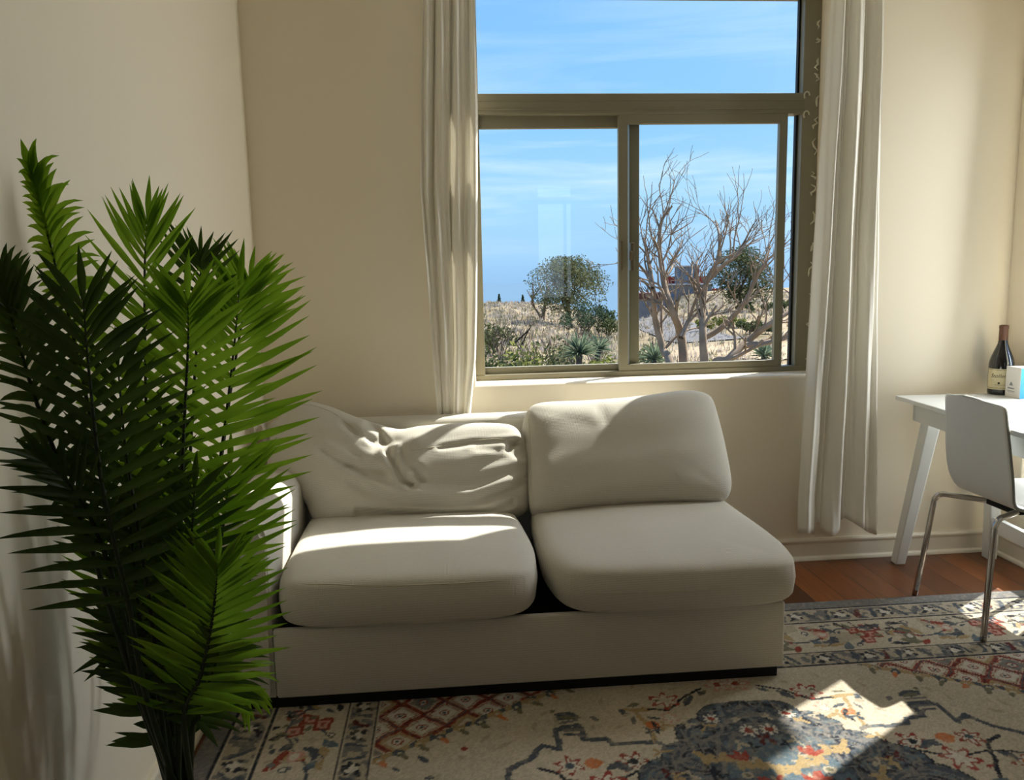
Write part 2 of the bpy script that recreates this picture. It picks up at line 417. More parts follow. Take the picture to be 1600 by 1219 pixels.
# ------------------------------------------------------------------ rug (coloured pile woven as a fine grid)
RGX0, RGX1, RGY0, RGY1, RGT = -.72, 2.38, .305, 2.745, .011
def build_rug():
    st = .005
    nx = int(round((RGX1 - RGX0) / st)); ny = int(round((RGY1 - RGY0) / st))
    hx, hy = (RGX1 - RGX0) / 2, (RGY1 - RGY0) / 2
    xs = np.linspace(RGX0, RGX1, nx + 1); ys = np.linspace(RGY0, RGY1, ny + 1)
    X, Y = np.meshgrid(xs, ys)
    A = np.minimum(X - RGX0, RGX1 - X)          # distance from the nearer side edge
    B = np.minimum(RGY1 - Y, Y - RGY0)          # distance from the nearer end
    D = np.minimum(A, B)
    rs = np.random.RandomState(4)
    def smooth_noise(cell, seed):
        r = np.random.RandomState(seed)
        g = r.rand(int((RGY1 - RGY0) / cell) + 3, int((RGX1 - RGX0) / cell) + 3)
        gx = (X - RGX0) / cell; gy = (Y - RGY0) / cell
        i = gx.astype(int); j = gy.astype(int); fx = gx - i; fy = gy - j
        fx = fx * fx * (3 - 2 * fx); fy = fy * fy * (3 - 2 * fy)
        return (g[j, i] * (1 - fx) + g[j, i + 1] * fx) * (1 - fy) + (g[j + 1, i] * (1 - fx) + g[j + 1, i + 1] * fx) * fy
    wob = (smooth_noise(.03, 1) - .5) * .010
    wob2 = (smooth_noise(.03, 2) - .5) * .010
    C = dict(cream=srgb(184, 172, 150), beige=srgb(166, 154, 132), grey=srgb(112, 110, 108), slate=srgb(74, 82, 90), ink=srgb(46, 50, 58), blue=srgb(86, 104, 114),
             rust=srgb(140, 58, 42), red=srgb(150, 60, 46), wine=srgb(92, 42, 40), gold=srgb(160, 136, 92), orange=srgb(190, 108, 52), pale=srgb(194, 187, 172), olive=srgb(108, 106, 84), rose=srgb(190, 138, 122))
    C = {k: np.array(v[:3]) for k, v in C.items()}
    img = np.empty(X.shape + (3,)); img[:] = C['cream']
    # folded coordinates: a = from side, b = from end (mirror symmetric design)
    a = A + wob; b = B + wob2
    def put(m, c): img[m] = C[c]
    def seg(p, q, w, c):
        (x0, y0), (x1, y1) = p, q
        dx, dy = x1 - x0, y1 - y0; L2 = dx * dx + dy * dy + 1e-12
        t = np.clip(((a - x0) * dx + (b - y0) * dy) / L2, 0, 1)
        put((a - x0 - t * dx) ** 2 + (b - y0 - t * dy) ** 2 < w * w, c)
    def poly(pts, w, c):
        for p, q in zip(pts[:-1], pts[1:]): seg(p, q, w, c)
    def disc(x, y, r, c, ry=None):
        ry = ry or r
        put(((a - x) / r) ** 2 + ((b - y) / ry) ** 2 < 1, c)
    def flower(x, y, r, c, cc, n=6, rot=0):
        dx, dy = a - x, b - y
        th = np.arctan2(dy, dx) + rot; rr = np.hypot(dx, dy)
        rad = r * (.74 + .26 * np.cos(n * th))
        put(rr < rad, c); put(rr < rad * .72, 'pale'); put(rr < r * .3, cc)
    def leaf(x, y, ang, l, w, c):
        dx, dy = a - x, b - y
        u = dx * math.cos(ang) + dy * math.sin(ang); v = -dx * math.sin(ang) + dy * math.cos(ang)
        t = np.clip(u / l, 0, 1)
        put((u > 0) & (u < l) & (np.abs(v) < w * np.sin(t * PI) ** .8), c)
    # --- field
    field = D > .48
    # diamond spandrels
    u = (a - .48) + (b - .48) * .9
    cx_, cy_ = (a - .48), (b - .48)
    span = field & (cx_ * .56 + cy_ < .325 + .02 * (np.mod(np.floor(cx_ / .045), 2)))
    put(span, 'wine')
    q1 = cx_ / .13 + cy_ / .13; q2 = cx_ / .13 - cy_ / .13
    f1 = np.abs(np.mod(q1, 1) - .5); f2 = np.abs(np.mod(q2, 1) - .5); mm = np.maximum(f1, f2)
    ch = np.mod(np.floor(q1) + np.floor(q2) * 2, 5)
    put(span & (mm < .47), 'rust')
    put(span & (mm < .41), 'cream'); put(span & (mm < .37), 'rust'); put(span & (mm < .35), 'beige'); put(span & (mm < .33) & (ch == 1), 'grey'); put(span & (mm < .31) & (ch != 1), 'pale')
    put(span & (mm < .41) & (ch == 3), 'gold'); put(span & (mm < .27) & (ch == 3), 'cream')
    put(span & (f1 * f1 + f2 * f2 < .028), 'rust'); put(span & (f1 * f1 + f2 * f2 < .014), 'pale'); put(span & (f1 * f1 + f2 * f2 < .005), 'slate')
    put(span & (mm > .46) & (ch == 2), 'slate')
    edge = field & (np.abs(cx_ * .56 + cy_ - .34) < .012); put(edge, 'gold'); put(edge & (np.mod(cx_, .05) < .02), 'slate')
    for k in range(11):
        x = .50 + k * .055; y = .48 + .34 - (x - .48) * .56 + .012
        if y > .49:
            disc(x, y, .016, 'slate' if k % 2 else 'gold'); disc(x, y, .007, 'cream')
            leaf(x, y, 1.0, .04, .009, 'orange' if k % 3 == 0 else 'olive')
    # stepped hexagon outline with tile fans
    poly([(.84, .90), (.90, .86), (.94, .80), (.985, .83), (.985, .735), (1.06, .735), (1.06, .79), (1.12, .79), (1.13, .82), (1.25, .82)], .0085, 'slate')
    poly([(1.25, .82), (1.245, .72), (1.23, .66)], .006, 'gold'); poly([(1.20, .655), (1.27, .66)], .009, 'gold'); seg((1.19, .66), (1.195, .68), .008, 'slate')
    poly([(.84, .90), (.82, 1.02), (.80, 1.22)], .0085, 'slate')
    for k in range(5): seg((.995 + k * .004, .68 + .02 * k), (1.05 + k * .004, .675 + .022 * k), .006, 'slate' if k % 2 == 0 else 'grey')
    leaf(.99, .66, .25, .08, .02, 'slate'); leaf(1.0, .668, .25, .06, .009, 'olive')
    for k in range(5): seg((.72, 1.0 + .018 * k), (.78, .99 + .02 * k), .005, 'slate')
    # floral branches in the light ground
    fl = [(1.0, .90, .042, 'rust', 'slate'), (1.085, .985, .055, 'red', 'pale'), (.93, 1.02, .04, 'rust', 'orange'), (1.165, .90, .045, 'rust', 'ink'), (1.33, .62, .05, 'red', 'cream'),
          (1.32, .71, .028, 'rose', 'pale'), (.90, 1.16, .05, 'rust', 'slate'), (1.0, 1.19, .035, 'wine', 'gold'), (.62, 1.05, .036, 'rust', 'gold'), (.58, 1.16, .03, 'slate', 'gold'), (1.17, 1.05, .036, 'rust', 'blue'), (1.52, .55, .045, 'rose', 'red')]
    poly([(.90, .98), (1.0, .96), (1.08, .98), (1.2, .93)], .004, 'ink'); poly([(.92, .90), (.97, .93), (1.04, 1.08), (1.12, 1.16)], .006, 'ink')
    poly([(1.27, .66), (1.33, .67), (1.40, .60), (1.46, .57)], .005, 'ink'); poly([(.86, 1.1), (.95, 1.14), (1.05, 1.2)], .006, 'slate')
    for x, y, r, c, cc in fl: flower(x, y, r, c, cc, 6, x * 9)
    for x, y, ang, l, w, c in [(1.04, .895, 0, .05, .022, 'orange'), (.88, 1.0, .6, .05, .02, 'orange'), (1.24, .74, .2, .045, .018, 'orange'), (1.10, .90, .5, .07, .012, 'slate'), (1.09, .93, -.6, .06, .012, 'slate'),
                               (.97, .97, 2.4, .05, .012, 'slate'), (1.38, .66, -1.0, .07, .012, 'slate'), (1.02, 1.08, .3, .07, .02, 'blue'), (1.12, 1.12, .1, .06, .02, 'gold'), (.95, 1.10, 1.9, .05, .014, 'olive'), (.72, 1.12, .4, .06, .018, 'orange'), (.66, 1.2, .4, .06, .018, 'blue')]:
        leaf(x, y, ang, l, w, c)
    for k in range(70):
        r_ = np.random.RandomState(300 + k); x, y = r_.uniform(.5, 1.5), r_.uniform(.5, 1.22)
        if (x - .48) * .56 + y - .48 < .40 or (x > 1.05 and y > .95): continue
        leaf(x, y, r_.uniform(-3, 3), r_.uniform(.02, .05), r_.uniform(.004, .009), ['beige', 'grey', 'olive', 'slate', 'beige', 'rust', 'beige'][k % 7])
    # medallion
    def lobe(x, y, rx, ry, c): put((((a - x) / rx) ** 2 + ((b - y) / ry) ** 2 < 1) & (D > .5), c)
    for x, y, rx, ry in [(1.55, 1.22, .36, .34), (1.27, .98, .11, .09), (1.22, 1.08, .12, .09), (1.18, 1.17, .13, .08), (1.36, .90, .12, .08), (1.42, .80, .11, .08), (1.50, .72, .10, .07), (1.55, .95, .2, .3)]:
        lobe(x, y, rx, ry, 'ink'); lobe(x, y, rx * .95, ry * .94, 'slate')
        for q in (.86, .68, .52): lobe(x + .01, y + .01, rx * q, ry * q * .97, 'grey'); lobe(x + .01, y + .01, rx * (q - .06), ry * (q * .97 - .07), 'slate')
    lobe(1.55, 1.22, .29, .29, 'ink'); lobe(1.55, 1.22, .28, .28, 'slate'); lobe(1.55, 1.06, .16, .24, 'blue')
    med = (((a - 1.55) / .4) ** 2 + ((b - 1.1) / .5) ** 2 < 1) & (D > .5)
    sn = smooth_noise(.018, 21); sn2 = smooth_noise(.03, 22)
    sl_ = med & (img[..., 2] < .14) 
    put(sl_ & (sn > .74), 'blue'); put(sl_ & (sn < .22), 'ink'); put(sl_ & (np.abs(sn2 - .5) < .05), 'grey')
    for k in range(46):
        r_ = np.random.RandomState(500 + k); x = r_.uniform(1.24, 1.55); y = r_.uniform(.74, 1.22)
        c = ['grey', 'beige', 'gold', 'wine', 'grey', 'ink', 'beige', 'slate'][k % 8]
        for q in range(3): leaf(x, y, r_.uniform(-.5, .5) + 2.1 * q, r_.uniform(.018, .042), r_.uniform(.004, .009), c)
    for P_, w_, c_ in ([(1.34, .88), (1.38, .92), (1.42, .91), (1.46, .96), (1.50, .95), (1.55, .99)], .009, 'gold'), ([(1.30, 1.0), (1.34, 1.05), (1.38, 1.07), (1.37, 1.14), (1.33, 1.18), (1.30, 1.24)], .009, 'gold'), ([(1.36, 1.14), (1.43, 1.17), (1.48, 1.12), (1.55, 1.16)], .010, 'beige'), ([(1.30, 1.16), (1.38, 1.19), (1.45, 1.23), (1.52, 1.2)], .008, 'wine'):
        poly(P_, w_, c_)
        for (x0, y0), (x1, y1) in zip(P_[:-1], P_[1:]):
            an = math.atan2(y1 - y0, x1 - x0)
            for q in (.8, -.8): leaf((x0 + x1) / 2, (y0 + y1) / 2, an + q, .034, .010, c_)
    poly([(1.47, 1.0), (1.50, 1.10), (1.48, 1.2)], .007, 'red')
    for x, y, l in [(1.46, .93, .05), (1.50, 1.05, .06), (1.36, 1.10, .045)]:
        for ang in (-1.9, -1.2, -2.6): leaf(x, y, ang, l, .010, 'red')
    for x, y, r in [(1.46, 1.08, .018), (1.51, 1.05, .016), (1.42, 1.18, .018), (1.38, 1.14, .014), (1.44, .99, .016)]: disc(x, y, r, 'beige'); disc(x, y, r * .5, 'olive')
    for x, y, rr in [(1.52, .80, .04), (1.44, .73, .035)]: flower(x, y, rr, 'slate', 'rust', 8)
    # --- borders
    s = np.where(A < B, Y - (RGY0 + RGY1) / 2, X - (RGX0 + RGX1) / 2) + wob * 2
    def band(lo, hi): return (D >= lo) & (D < hi)
    put(D < .48, 'cream'); put(D < .058, 'grey')
    g = band(.07, .165) | band(.395, .47); put(g, 'beige'); put(g & (smooth_noise(.02, 8) > .55), 'grey')
    for lo, hi in ((.058, .066), (.168, .176), (.385, .393), (.470, .478)): put(band(lo, hi), 'ink')
    for lo, hi, per in ((.07, .165, .17), (.395, .47, .15)):
        m = band(lo, hi); c0 = (lo + hi) / 2; dd = D + wob - c0; h = (hi - lo) / 2
        ph = np.mod(s, per) / per - .5
        put(m & (np.abs(np.abs(ph) - .30 - dd * 2.2) < .05) & (np.abs(dd) < h * .8), 'slate')
        put(m & (np.abs(ph + .05 + dd * 4) < .05) & (np.abs(dd) < h * .75), 'ink')
        put(m & ((np.abs(ph) * per) ** 2 + dd ** 2 < (h * .42) ** 2), 'pale')
        for ox, oy in ((-.016, -.012), (.016, -.012), (-.016, .014), (.016, .014)):
            put(m & ((ph * per - ox) ** 2 + (dd - oy) ** 2 < .0085 ** 2), 'ink')
        odd = np.mod(np.floor(s / per), 3) == 0
        put(m & odd & (np.abs(ph - .38 + dd * 3) < .06) & (np.abs(dd) < h * .7), 'wine')
    m = band(.180, .383); dd = D + wob - .2815; per = .46; ph = np.mod(s + .1, per) - per / 2
    def bleaf(x, y, ang, l, w, c):
        dx, dy = ph - x, dd - y
        u = dx * math.cos(ang) + dy * math.sin(ang); v = -dx * math.sin(ang) + dy * math.cos(ang)
        t = np.clip(u / l, 0, 1); put(m & (u > 0) & (u < l) & (np.abs(v) < w * np.sin(t * PI) ** .8), c)
    def bbox(x, y, r, c, c2):
        e = np.maximum(np.abs(ph - x), np.abs(dd - y)); put(m & (e < r), c); put(m & (e < r * .62), c2); put(m & (e < r * .25), c)
    put(m & (smooth_noise(.06, 9) > .72), 'beige')
    for x, y in ((-.02, -.035), (.03, .0), (.0, .04), (.055, -.045)): bbox(x, y, .027, 'rust', 'rose')
    for x, y, ang, l, w, c in [(-.10, .02, 2.6, .09, .02, 'slate'), (-.08, .05, 2.0, .07, .016, 'blue'), (-.19, -.06, .3, .08, .014, 'rust'), (-.12, -.06, .9, .05, .014, 'slate'), (.10, .05, .4, .08, .022, 'olive'), (.12, .0, -.3, .07, .018, 'slate'),
                               (.17, -.05, 1.2, .08, .016, 'gold'), (.12, -.07, .1, .06, .012, 'ink'), (-.16, .07, -.2, .06, .012, 'gold'), (.2, .06, 2.2, .05, .012, 'rust'), (-.21, .02, .8, .05, .014, 'blue'), (.06, .08, 0, .06, .01, 'ink')]:
        bleaf(x, y, ang, l, w, c)
    put(m & (np.abs(dd + .01 + .045 * np.sin(s * 13.66)) < .004), 'slate')
    for k in range(46):
        r_ = np.random.RandomState(100 + k)
        bleaf(r_.uniform(-.22, .2), r_.uniform(-.085, .075), r_.uniform(-3, 3), r_.uniform(.025, .055), r_.uniform(.005, .010), ['slate', 'olive', 'rust', 'ink', 'beige', 'grey', 'gold', 'slate'][k % 8])
    for x, y, r, c in ((-.14, -.01, .022, 'rose'), (.15, .03, .026, 'olive'), (-.2, -.03, .014, 'slate'), (.19, -.075, .012, 'ink'), (-.05, .075, .012, 'ink')):
        put(m & ((ph - x) ** 2 + (dd - y) ** 2 < r * r), c); put(m & ((ph - x) ** 2 + (dd - y) ** 2 < r * r * .35), 'pale')
    # worn look
    w = (smooth_noise(.012, 11) * .5 + smooth_noise(.004 * 2, 12) * .5)
    wear = np.clip((w - .5) * 2.6, 0, 1)[..., None] * .42
    img = img * (1 - wear) + C['beige'] * wear
    img *= (.86 + .28 * smooth_noise(.25, 13)[..., None])
    img = img * .86 + img.mean(-1, keepdims=True) * .14 * np.array([1.03, 1, .95])
    sp = (rs.rand(*X.shape)[..., None] - .5) * .30 + 1
    img = np.clip(img * sp, 0, 1)
    # mesh
    nv = X.size
    me = bpy.data.meshes.new('rug')
    Z = np.full(X.shape, RGT)
    co_ = np.stack([X, Y, Z], -1).reshape(-1, 3)
    low = co_.copy(); 
    idx = np.arange(nv).reshape(X.shape)
    q = np.stack([idx[:-1, :-1], idx[:-1, 1:], idx[1:, 1:], idx[1:, :-1]], -1).reshape(-1, 4)
    ring = np.concatenate([idx[0, :-1], idx[:-1, -1], idx[-1, :0:-1], idx[:0:-1, 0]])
    lowpts = co_[ring].copy(); lowpts[:, 2] = .001
    li = np.arange(len(ring)) + nv
    rq = np.stack([ring, li, np.roll(li, -1), np.roll(ring, -1)], -1)
    allco = np.concatenate([co_, lowpts]); allq = np.concatenate([q, rq])
    me.vertices.add(len(allco)); me.vertices.foreach_set('co', allco.astype(np.float32).ravel())
    me.loops.add(allq.size); me.loops.foreach_set('vertex_index', allq.astype(np.int32).ravel())
    me.polygons.add(len(allq)); me.polygons.foreach_set('loop_start', np.arange(0, allq.size, 4, dtype=np.int32))
    me.update(calc_edges=True)
    at = me.color_attributes.new('weave', 'FLOAT_COLOR', 'POINT')
    colr = np.ones((len(allco), 4), np.float32); colr[:nv, :3] = img.reshape(-1, 3); colr[nv:, :3] = C['grey']
    at.data.foreach_set('color', colr.ravel())
    k = NT('woven_wool_pile'); p = k.n('ShaderNodeBsdfPrincipled'); p.inputs['Roughness'].default_value = .95; p.inputs['Specular IOR Level'].default_value = .08
    at2 = k.n('ShaderNodeAttribute', attribute_name='weave'); k.l(at2.outputs['Color'], p.inputs['Base Color'])
    tc = k.n('ShaderNodeTexCoord'); nz = k.n('ShaderNodeTexNoise'); nz.inputs['Scale'].default_value = 260; b_ = k.n('ShaderNodeBump'); b_.inputs['Strength'].default_value = .5; b_.inputs['Distance'].default_value = .003
    k.l(tc.outputs['Object'], nz.inputs[0]); k.l(nz.outputs['Fac'], b_.inputs['Height']); k.l(b_.outputs[0], p.inputs['Normal']); k.l(p.outputs[0], k.out.inputs[0])
    me.materials.append(k.m)
    o = bpy.data.objects.new('rug', me); COL.objects.link(o)
    tag(o, 'worn cream and grey oriental rug with red diamond corners covering the wood floor', 'rug')
build_rug()

# ------------------------------------------------------------------ sofa
def projpx(p):
    q = RC.T @ (np.array(p) - CAMP); return np.array([CX + F_ * q[0] / q[2], CY + F_ * q[1] / q[2]])
def atplane(u, v, p0, nn):
    q = Vector(_ray(u, v)); c = Vector(CAMP); return c + q * ((Vector(p0) - c).dot(Vector(nn)) / q.dot(Vector(nn)))

def pillow(name, bottom, right, top, left, n, Tf, Tb, p, parent, m, N=64, M_=44, crown=.3, wr=(), dents=(), seams=(), lumps=.004, seed=0, kk=2.6, pb=None):
    """closed stuffed cushion over four edge curves; bottom l->r, top l->r, left b->t, right b->t"""
    Bc, Tc_ = catmull(bottom, N), catmull(top, N); Lc, Rc_ = catmull(left, M_), catmull(right, M_)
    n = Vector(n).normalized()
    sm = [.5 - .5 * math.cos(PI * i / N) for i in range(N + 1)]
    sm = [.55 * a + .45 * i / N for i, a in enumerate(sm)]
    tm = [.5 - .5 * math.cos(PI * j / M_) for j in range(M_ + 1)]
    tm = [.55 * a + .45 * j / M_ for j, a in enumerate(tm)]
    def samp(c, t):
        x = t * (len(c) - 1); i = min(int(x), len(c) - 2); return c[i].lerp(c[i + 1], x - i)
    def base(s, t):
        b, tp, l, r = samp(Bc, s), samp(Tc_, s), samp(Lc, t), samp(Rc_, t)
        bl = (Bc[0] * (1 - s) + Bc[-1] * s) * (1 - t) + (Tc_[0] * (1 - s) + Tc_[-1] * s) * t
        return b * (1 - t) + tp * t + l * (1 - s) + r * s - bl
    bm = bmesh.new(); front = {}; back = {}
    for i, s in enumerate(sm):
        for j, t in enumerate(tm):
            A_, B_ = 2 * s - 1, 2 * t - 1; mx_ = max(abs(A_), abs(B_)); nm_ = (abs(A_) ** 8 + abs(B_) ** 8) ** .125
            g_ = mx_ / nm_ if nm_ > 1e-9 else 1
            P = base(.5 + .5 * A_ * g_, .5 + .5 * B_ * g_); a, b = abs(A_), abs(B_)
            rim = i in (0, N) or j in (0, M_)
            h = max(0, 1 - mx_ ** p) ** (1 / kk); hb = max(0, 1 - mx_ ** (pb or p)) ** (1 / kk)
            cr = (1 - a * a) * (1 - b * b)
            nz = mnoise.noise(Vector((s * 5 + seed, t * 4, seed * 3.1))) * lumps * cr ** .5
            pf = P + n * (Tf * h + Tf * crown * cr + nz)
            if not rim:
                px = projpx(pf); d = 0
                for pl, dep, wd in wr:
                    best = 1e9
                    for (q0, q1) in zip(pl[:-1], pl[1:]):
                        q0 = np.array(q0); q1 = np.array(q1); e = q1 - q0
                        tt = min(1, max(0, (px - q0) @ e / (e @ e)))
                        best = min(best, np.linalg.norm(px - q0 - tt * e))
                    x = best / wd
                    d += dep * (math.exp(-x * x) - .35 * math.exp(-((x - 2) ** 2)))
                for (u0, v0, ru, rv, dep) in dents:
                    d += dep * math.exp(-((px[0] - u0) / ru) ** 2 - ((px[1] - v0) / rv) ** 2)
                pf = pf + n * d * min(1, h * 1.3)
                front[i, j] = bm.verts.new(pf); back[i, j] = bm.verts.new(P - n * (Tb * hb + Tb * crown * .4 * cr))
            else:
                front[i, j] = back[i, j] = bm.verts.new(P)
    for i in range(N):
        for j in range(M_):
            for G in (front, back):
                vs = [G[i, j], G[i + 1, j], G[i + 1, j + 1], G[i, j + 1]]
                if len(set(vs)) < 3: continue
                try: bm.faces.new(vs)
                except ValueError: pass
    fpts = [(projpx(v.co), v.co.copy()) for k_, v in front.items()]
    arr = np.array([a for a, b in fpts])
    o = obj(name, bm, m, parent, smooth=True)
    for pl in seams:
        pts = []
        c2 = catmull([Vector((u, v, 0)) for u, v in pl], max(10, len(pl) * 8))
        for q in c2:
            dd = np.hypot(arr[:, 0] - q.x, arr[:, 1] - q.y); k3 = np.argsort(dd)[:3]
            w = 1 / (dd[k3] + .5); w /= w.sum()
            pts.append(sum((fpts[i][1] * float(wi) for i, wi in zip(k3, w)), Vector()) + n * .0006)
        for _ in range(3): pts = [pts[0]] + [(pts[i - 1] + pts[i] * 2 + pts[i + 1]) / 4 for i in range(1, len(pts) - 1)] + [pts[-1]]
        b2 = bmesh.new(); tube(b2, pts, .0014, 6); obj('seam_piping', b2, SEAM, o, smooth=True)
    return o

sofa = thing('sofa', 'oatmeal linen two-cushion sofa with one arm and a slumped left back cushion, under the window', 'sofa', (.15, 2.7, RGT))
YS = 2.212
bm = bmesh.new(); box(bm, -.545, 1.02, YS, YS + .024, .045, .262, .009, 3); obj('base', bm, SOFA, sofa, smooth=True, auto=40)
bm = bmesh.new()
pr = []
xa, xb, zt, rr = -.722, -.548, .602, .062
prof = [(xa, .045), (xb, .045)] + [(xb - rr + rr * math.cos(t), zt - rr + rr * math.sin(t)) for t in [k * PI / 16 for k in range(9)]] + [(xa + rr * .6 - rr * .6 * math.sin(t), zt - rr * .6 + rr * .6 * math.cos(t)) for t in [k * PI / 16 for k in range(9)]]
vf = [bm.verts.new((x, YS - .002, z)) for x, z in prof]; vb = [bm.verts.new((x, 3.14, z)) for x, z in prof]
bm.faces.new(vf); bm.faces.new(vb[::-1])
ne = len(prof)
for i in range(ne): bm.faces.new((vf[i], vf[(i + 1) % ne], vb[(i + 1) % ne], vb[i]))
bmesh.ops.bevel(bm, geom=[e for e in bm.edges if all(abs(v.co.y - YS + .002) < 1e-5 for v in e.verts)], offset=.014, segments=3, affect='EDGES')
obj('armrest', bm, SOFA, sofa, smooth=True, auto=40)
bm = bmesh.new(); box(bm, -.546, .998, YS + .022, 3.04, .045, .215, .006); obj('seat_deck', bm, mat('shade_toned_deck', srgb(38, 36, 34), .95, .05, bump=.1), sofa)  # deck coloured near-black to stand for the shade between the cushions
bm = bmesh.new(); box(bm, .996, 1.02, YS + .02, 3.14, .045, .262, .006); obj('side_panel', bm, SOFA, sofa)
bm = bmesh.new(); box(bm, -.722, 1.02, 3.02, 3.15, .2, .735, .03, 4); obj('backrest', bm, SOFA, sofa, smooth=True, auto=40)
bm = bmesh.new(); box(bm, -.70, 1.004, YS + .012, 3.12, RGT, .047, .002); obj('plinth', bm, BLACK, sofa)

def seat(name, FL, FR, BR, BL, lm, rm, zc, tilt, Tf, Tb, p, seams, seed):
    z = lambda y: zc + tilt * (y - 2.17)
    V = lambda q: Vector((q[0], q[1], z(q[1])))
    mid = lambda a, b, d: Vector(((a[0] + b[0]) / 2, (a[1] + b[1]) / 2 + d, z((a[1] + b[1]) / 2)))
    return pillow(name, [V(FL), mid(FL, FR, -.012), V(FR)], [V(FR)] + [V(q) for q in rm] + [V(BR)], [V(BL), mid(BL, BR, 0), V(BR)], [V(FL)] + [V(q) for q in lm] + [V(BL)],
                  (0, 0, 1), Tf, Tb, p, sofa, SOFA, crown=.22, seams=seams, lumps=.004, seed=seed, kk=3.6, pb=11)
seat('seat_cushion', (-.535, 2.185), (.235, 2.175), (.215, 2.93), (-.535, 2.95), [(-.538, 2.5)], [(.262, 2.38), (.25, 2.6)], .335, .035, .077, .078, 16,
     [[(440, 912), (560, 915), (700, 916), (834, 911)]], 1)
seat('seat_cushion', (.318, 2.175), (1.06, 2.16), (1.03, 2.93), (.285, 2.93), [(.282, 2.38), (.28, 2.6)], [(1.075, 2.4), (1.05, 2.7)], .340, .040, .070, .083, 14,
     [[(884, 931), (1000, 929), (1140, 917), (1258, 903)]], 5)

# back cushions lean against the backrest
LPY = 2.745
def leanpt(u, v): return atplane(u, v, (0, LPY, .42), (0, -1, .70))
LN = Vector((0, -1, .70)).normalized()
pillow('back_cushion', [leanpt(*q) for q in ((836, 814), (900, 800), (1000, 791), (1080, 788), (1144, 788))], [leanpt(*q) for q in ((1144, 788), (1140, 745), (1128, 685), (1116, 640), (1108, 616))],
       [leanpt(*q) for q in ((818, 640), (850, 633), (930, 630), (1000, 624), (1060, 616), (1108, 616))], [leanpt(*q) for q in ((836, 814), (826, 790), (822, 735), (816, 680), (818, 640))],
       LN, .080, .085, 5, sofa, SOFA, crown=.42,
       wr=[([(935, 636), (945, 652), (950, 662)], -.004, 6), ([(860, 652), (900, 644), (925, 650)], .0025, 10), ([(850, 704), (950, 694), (1100, 672)], -.002, 16), ([(860, 730), (980, 722), (1120, 700)], .002, 16)],
       dents=[(1060, 700, 60, 60, .006)], seams=[[(826, 655), (829, 700), (831, 760)]], lumps=.003, seed=9)
LPY = 2.80; LN = Vector((0, -1, .46)).normalized()
def leanpt(u, v): return atplane(u, v, (0, LPY, .42), (0, -1, .46))
pillow('back_cushion', [leanpt(*q) for q in ((484, 822), (560, 820), (650, 818), (750, 815), (818, 810))], [leanpt(*q) for q in ((818, 810), (827, 790), (828, 745), (826, 705), (815, 672))],
       [leanpt(*q) for q in ((432, 640), (468, 627), (510, 634), (556, 652), (592, 664), (625, 672), (660, 667), (720, 663), (790, 663), (815, 672))],
       [leanpt(*q) for q in ((484, 822), (476, 785), (430, 755), (418, 715), (432, 640))],
       LN, .082, .07, 5, sofa, SOFA, N=96, M_=72, crown=.35,
       wr=[([(606, 708), (616, 728), (628, 744), (642, 758)], -.020, 6), ([(626, 706), (640, 728), (660, 746)], -.016, 6), ([(620, 698), (632, 716), (648, 738)], .010, 5), ([(596, 700), (606, 722), (620, 745)], .008, 6),
           ([(555, 757), (597, 778), (654, 788), (729, 788), (804, 763), (822, 748)], -.010, 8), ([(575, 735), (626, 756), (691, 745), (766, 722), (815, 703)], -.008, 9),
           ([(650, 756), (729, 756), (815, 731)], -.007, 7), ([(654, 772), (740, 772), (812, 748)], .006, 7), ([(560, 801), (691, 804), (766, 797), (800, 786)], -.014, 5),
           ([(505, 704), (544, 727), (574, 744)], -.011, 6), ([(544, 727), (604, 735)], -.010, 5), ([(538, 662), (556, 676), (580, 686)], -.010, 5), ([(576, 658), (590, 672), (600, 690)], -.012, 5),
           ([(560, 664), (572, 690), (590, 706)], .008, 6), ([(560, 700), (580, 712), (600, 716)], .006, 6), ([(688, 700), (740, 692), (806, 690)], -.008, 4), ([(745, 700), (790, 702), (816, 712)], -.006, 5),
           ([(480, 680), (520, 690), (556, 712)], -.006, 10), ([(796, 700), (812, 690), (820, 700)], -.010, 5)],
       dents=[(594, 692, 26, 18, -.030), (802, 694, 12, 7, -.020), (700, 725, 60, 20, .012), (500, 700, 45, 40, .012), (650, 690, 22, 12, .014)],
       seams=[[(452, 634), (485, 633), (520, 645), (552, 668), (578, 683)], [(640, 704), (672, 700), (712, 693), (760, 687), (802, 686)]], lumps=.010, seed=3)

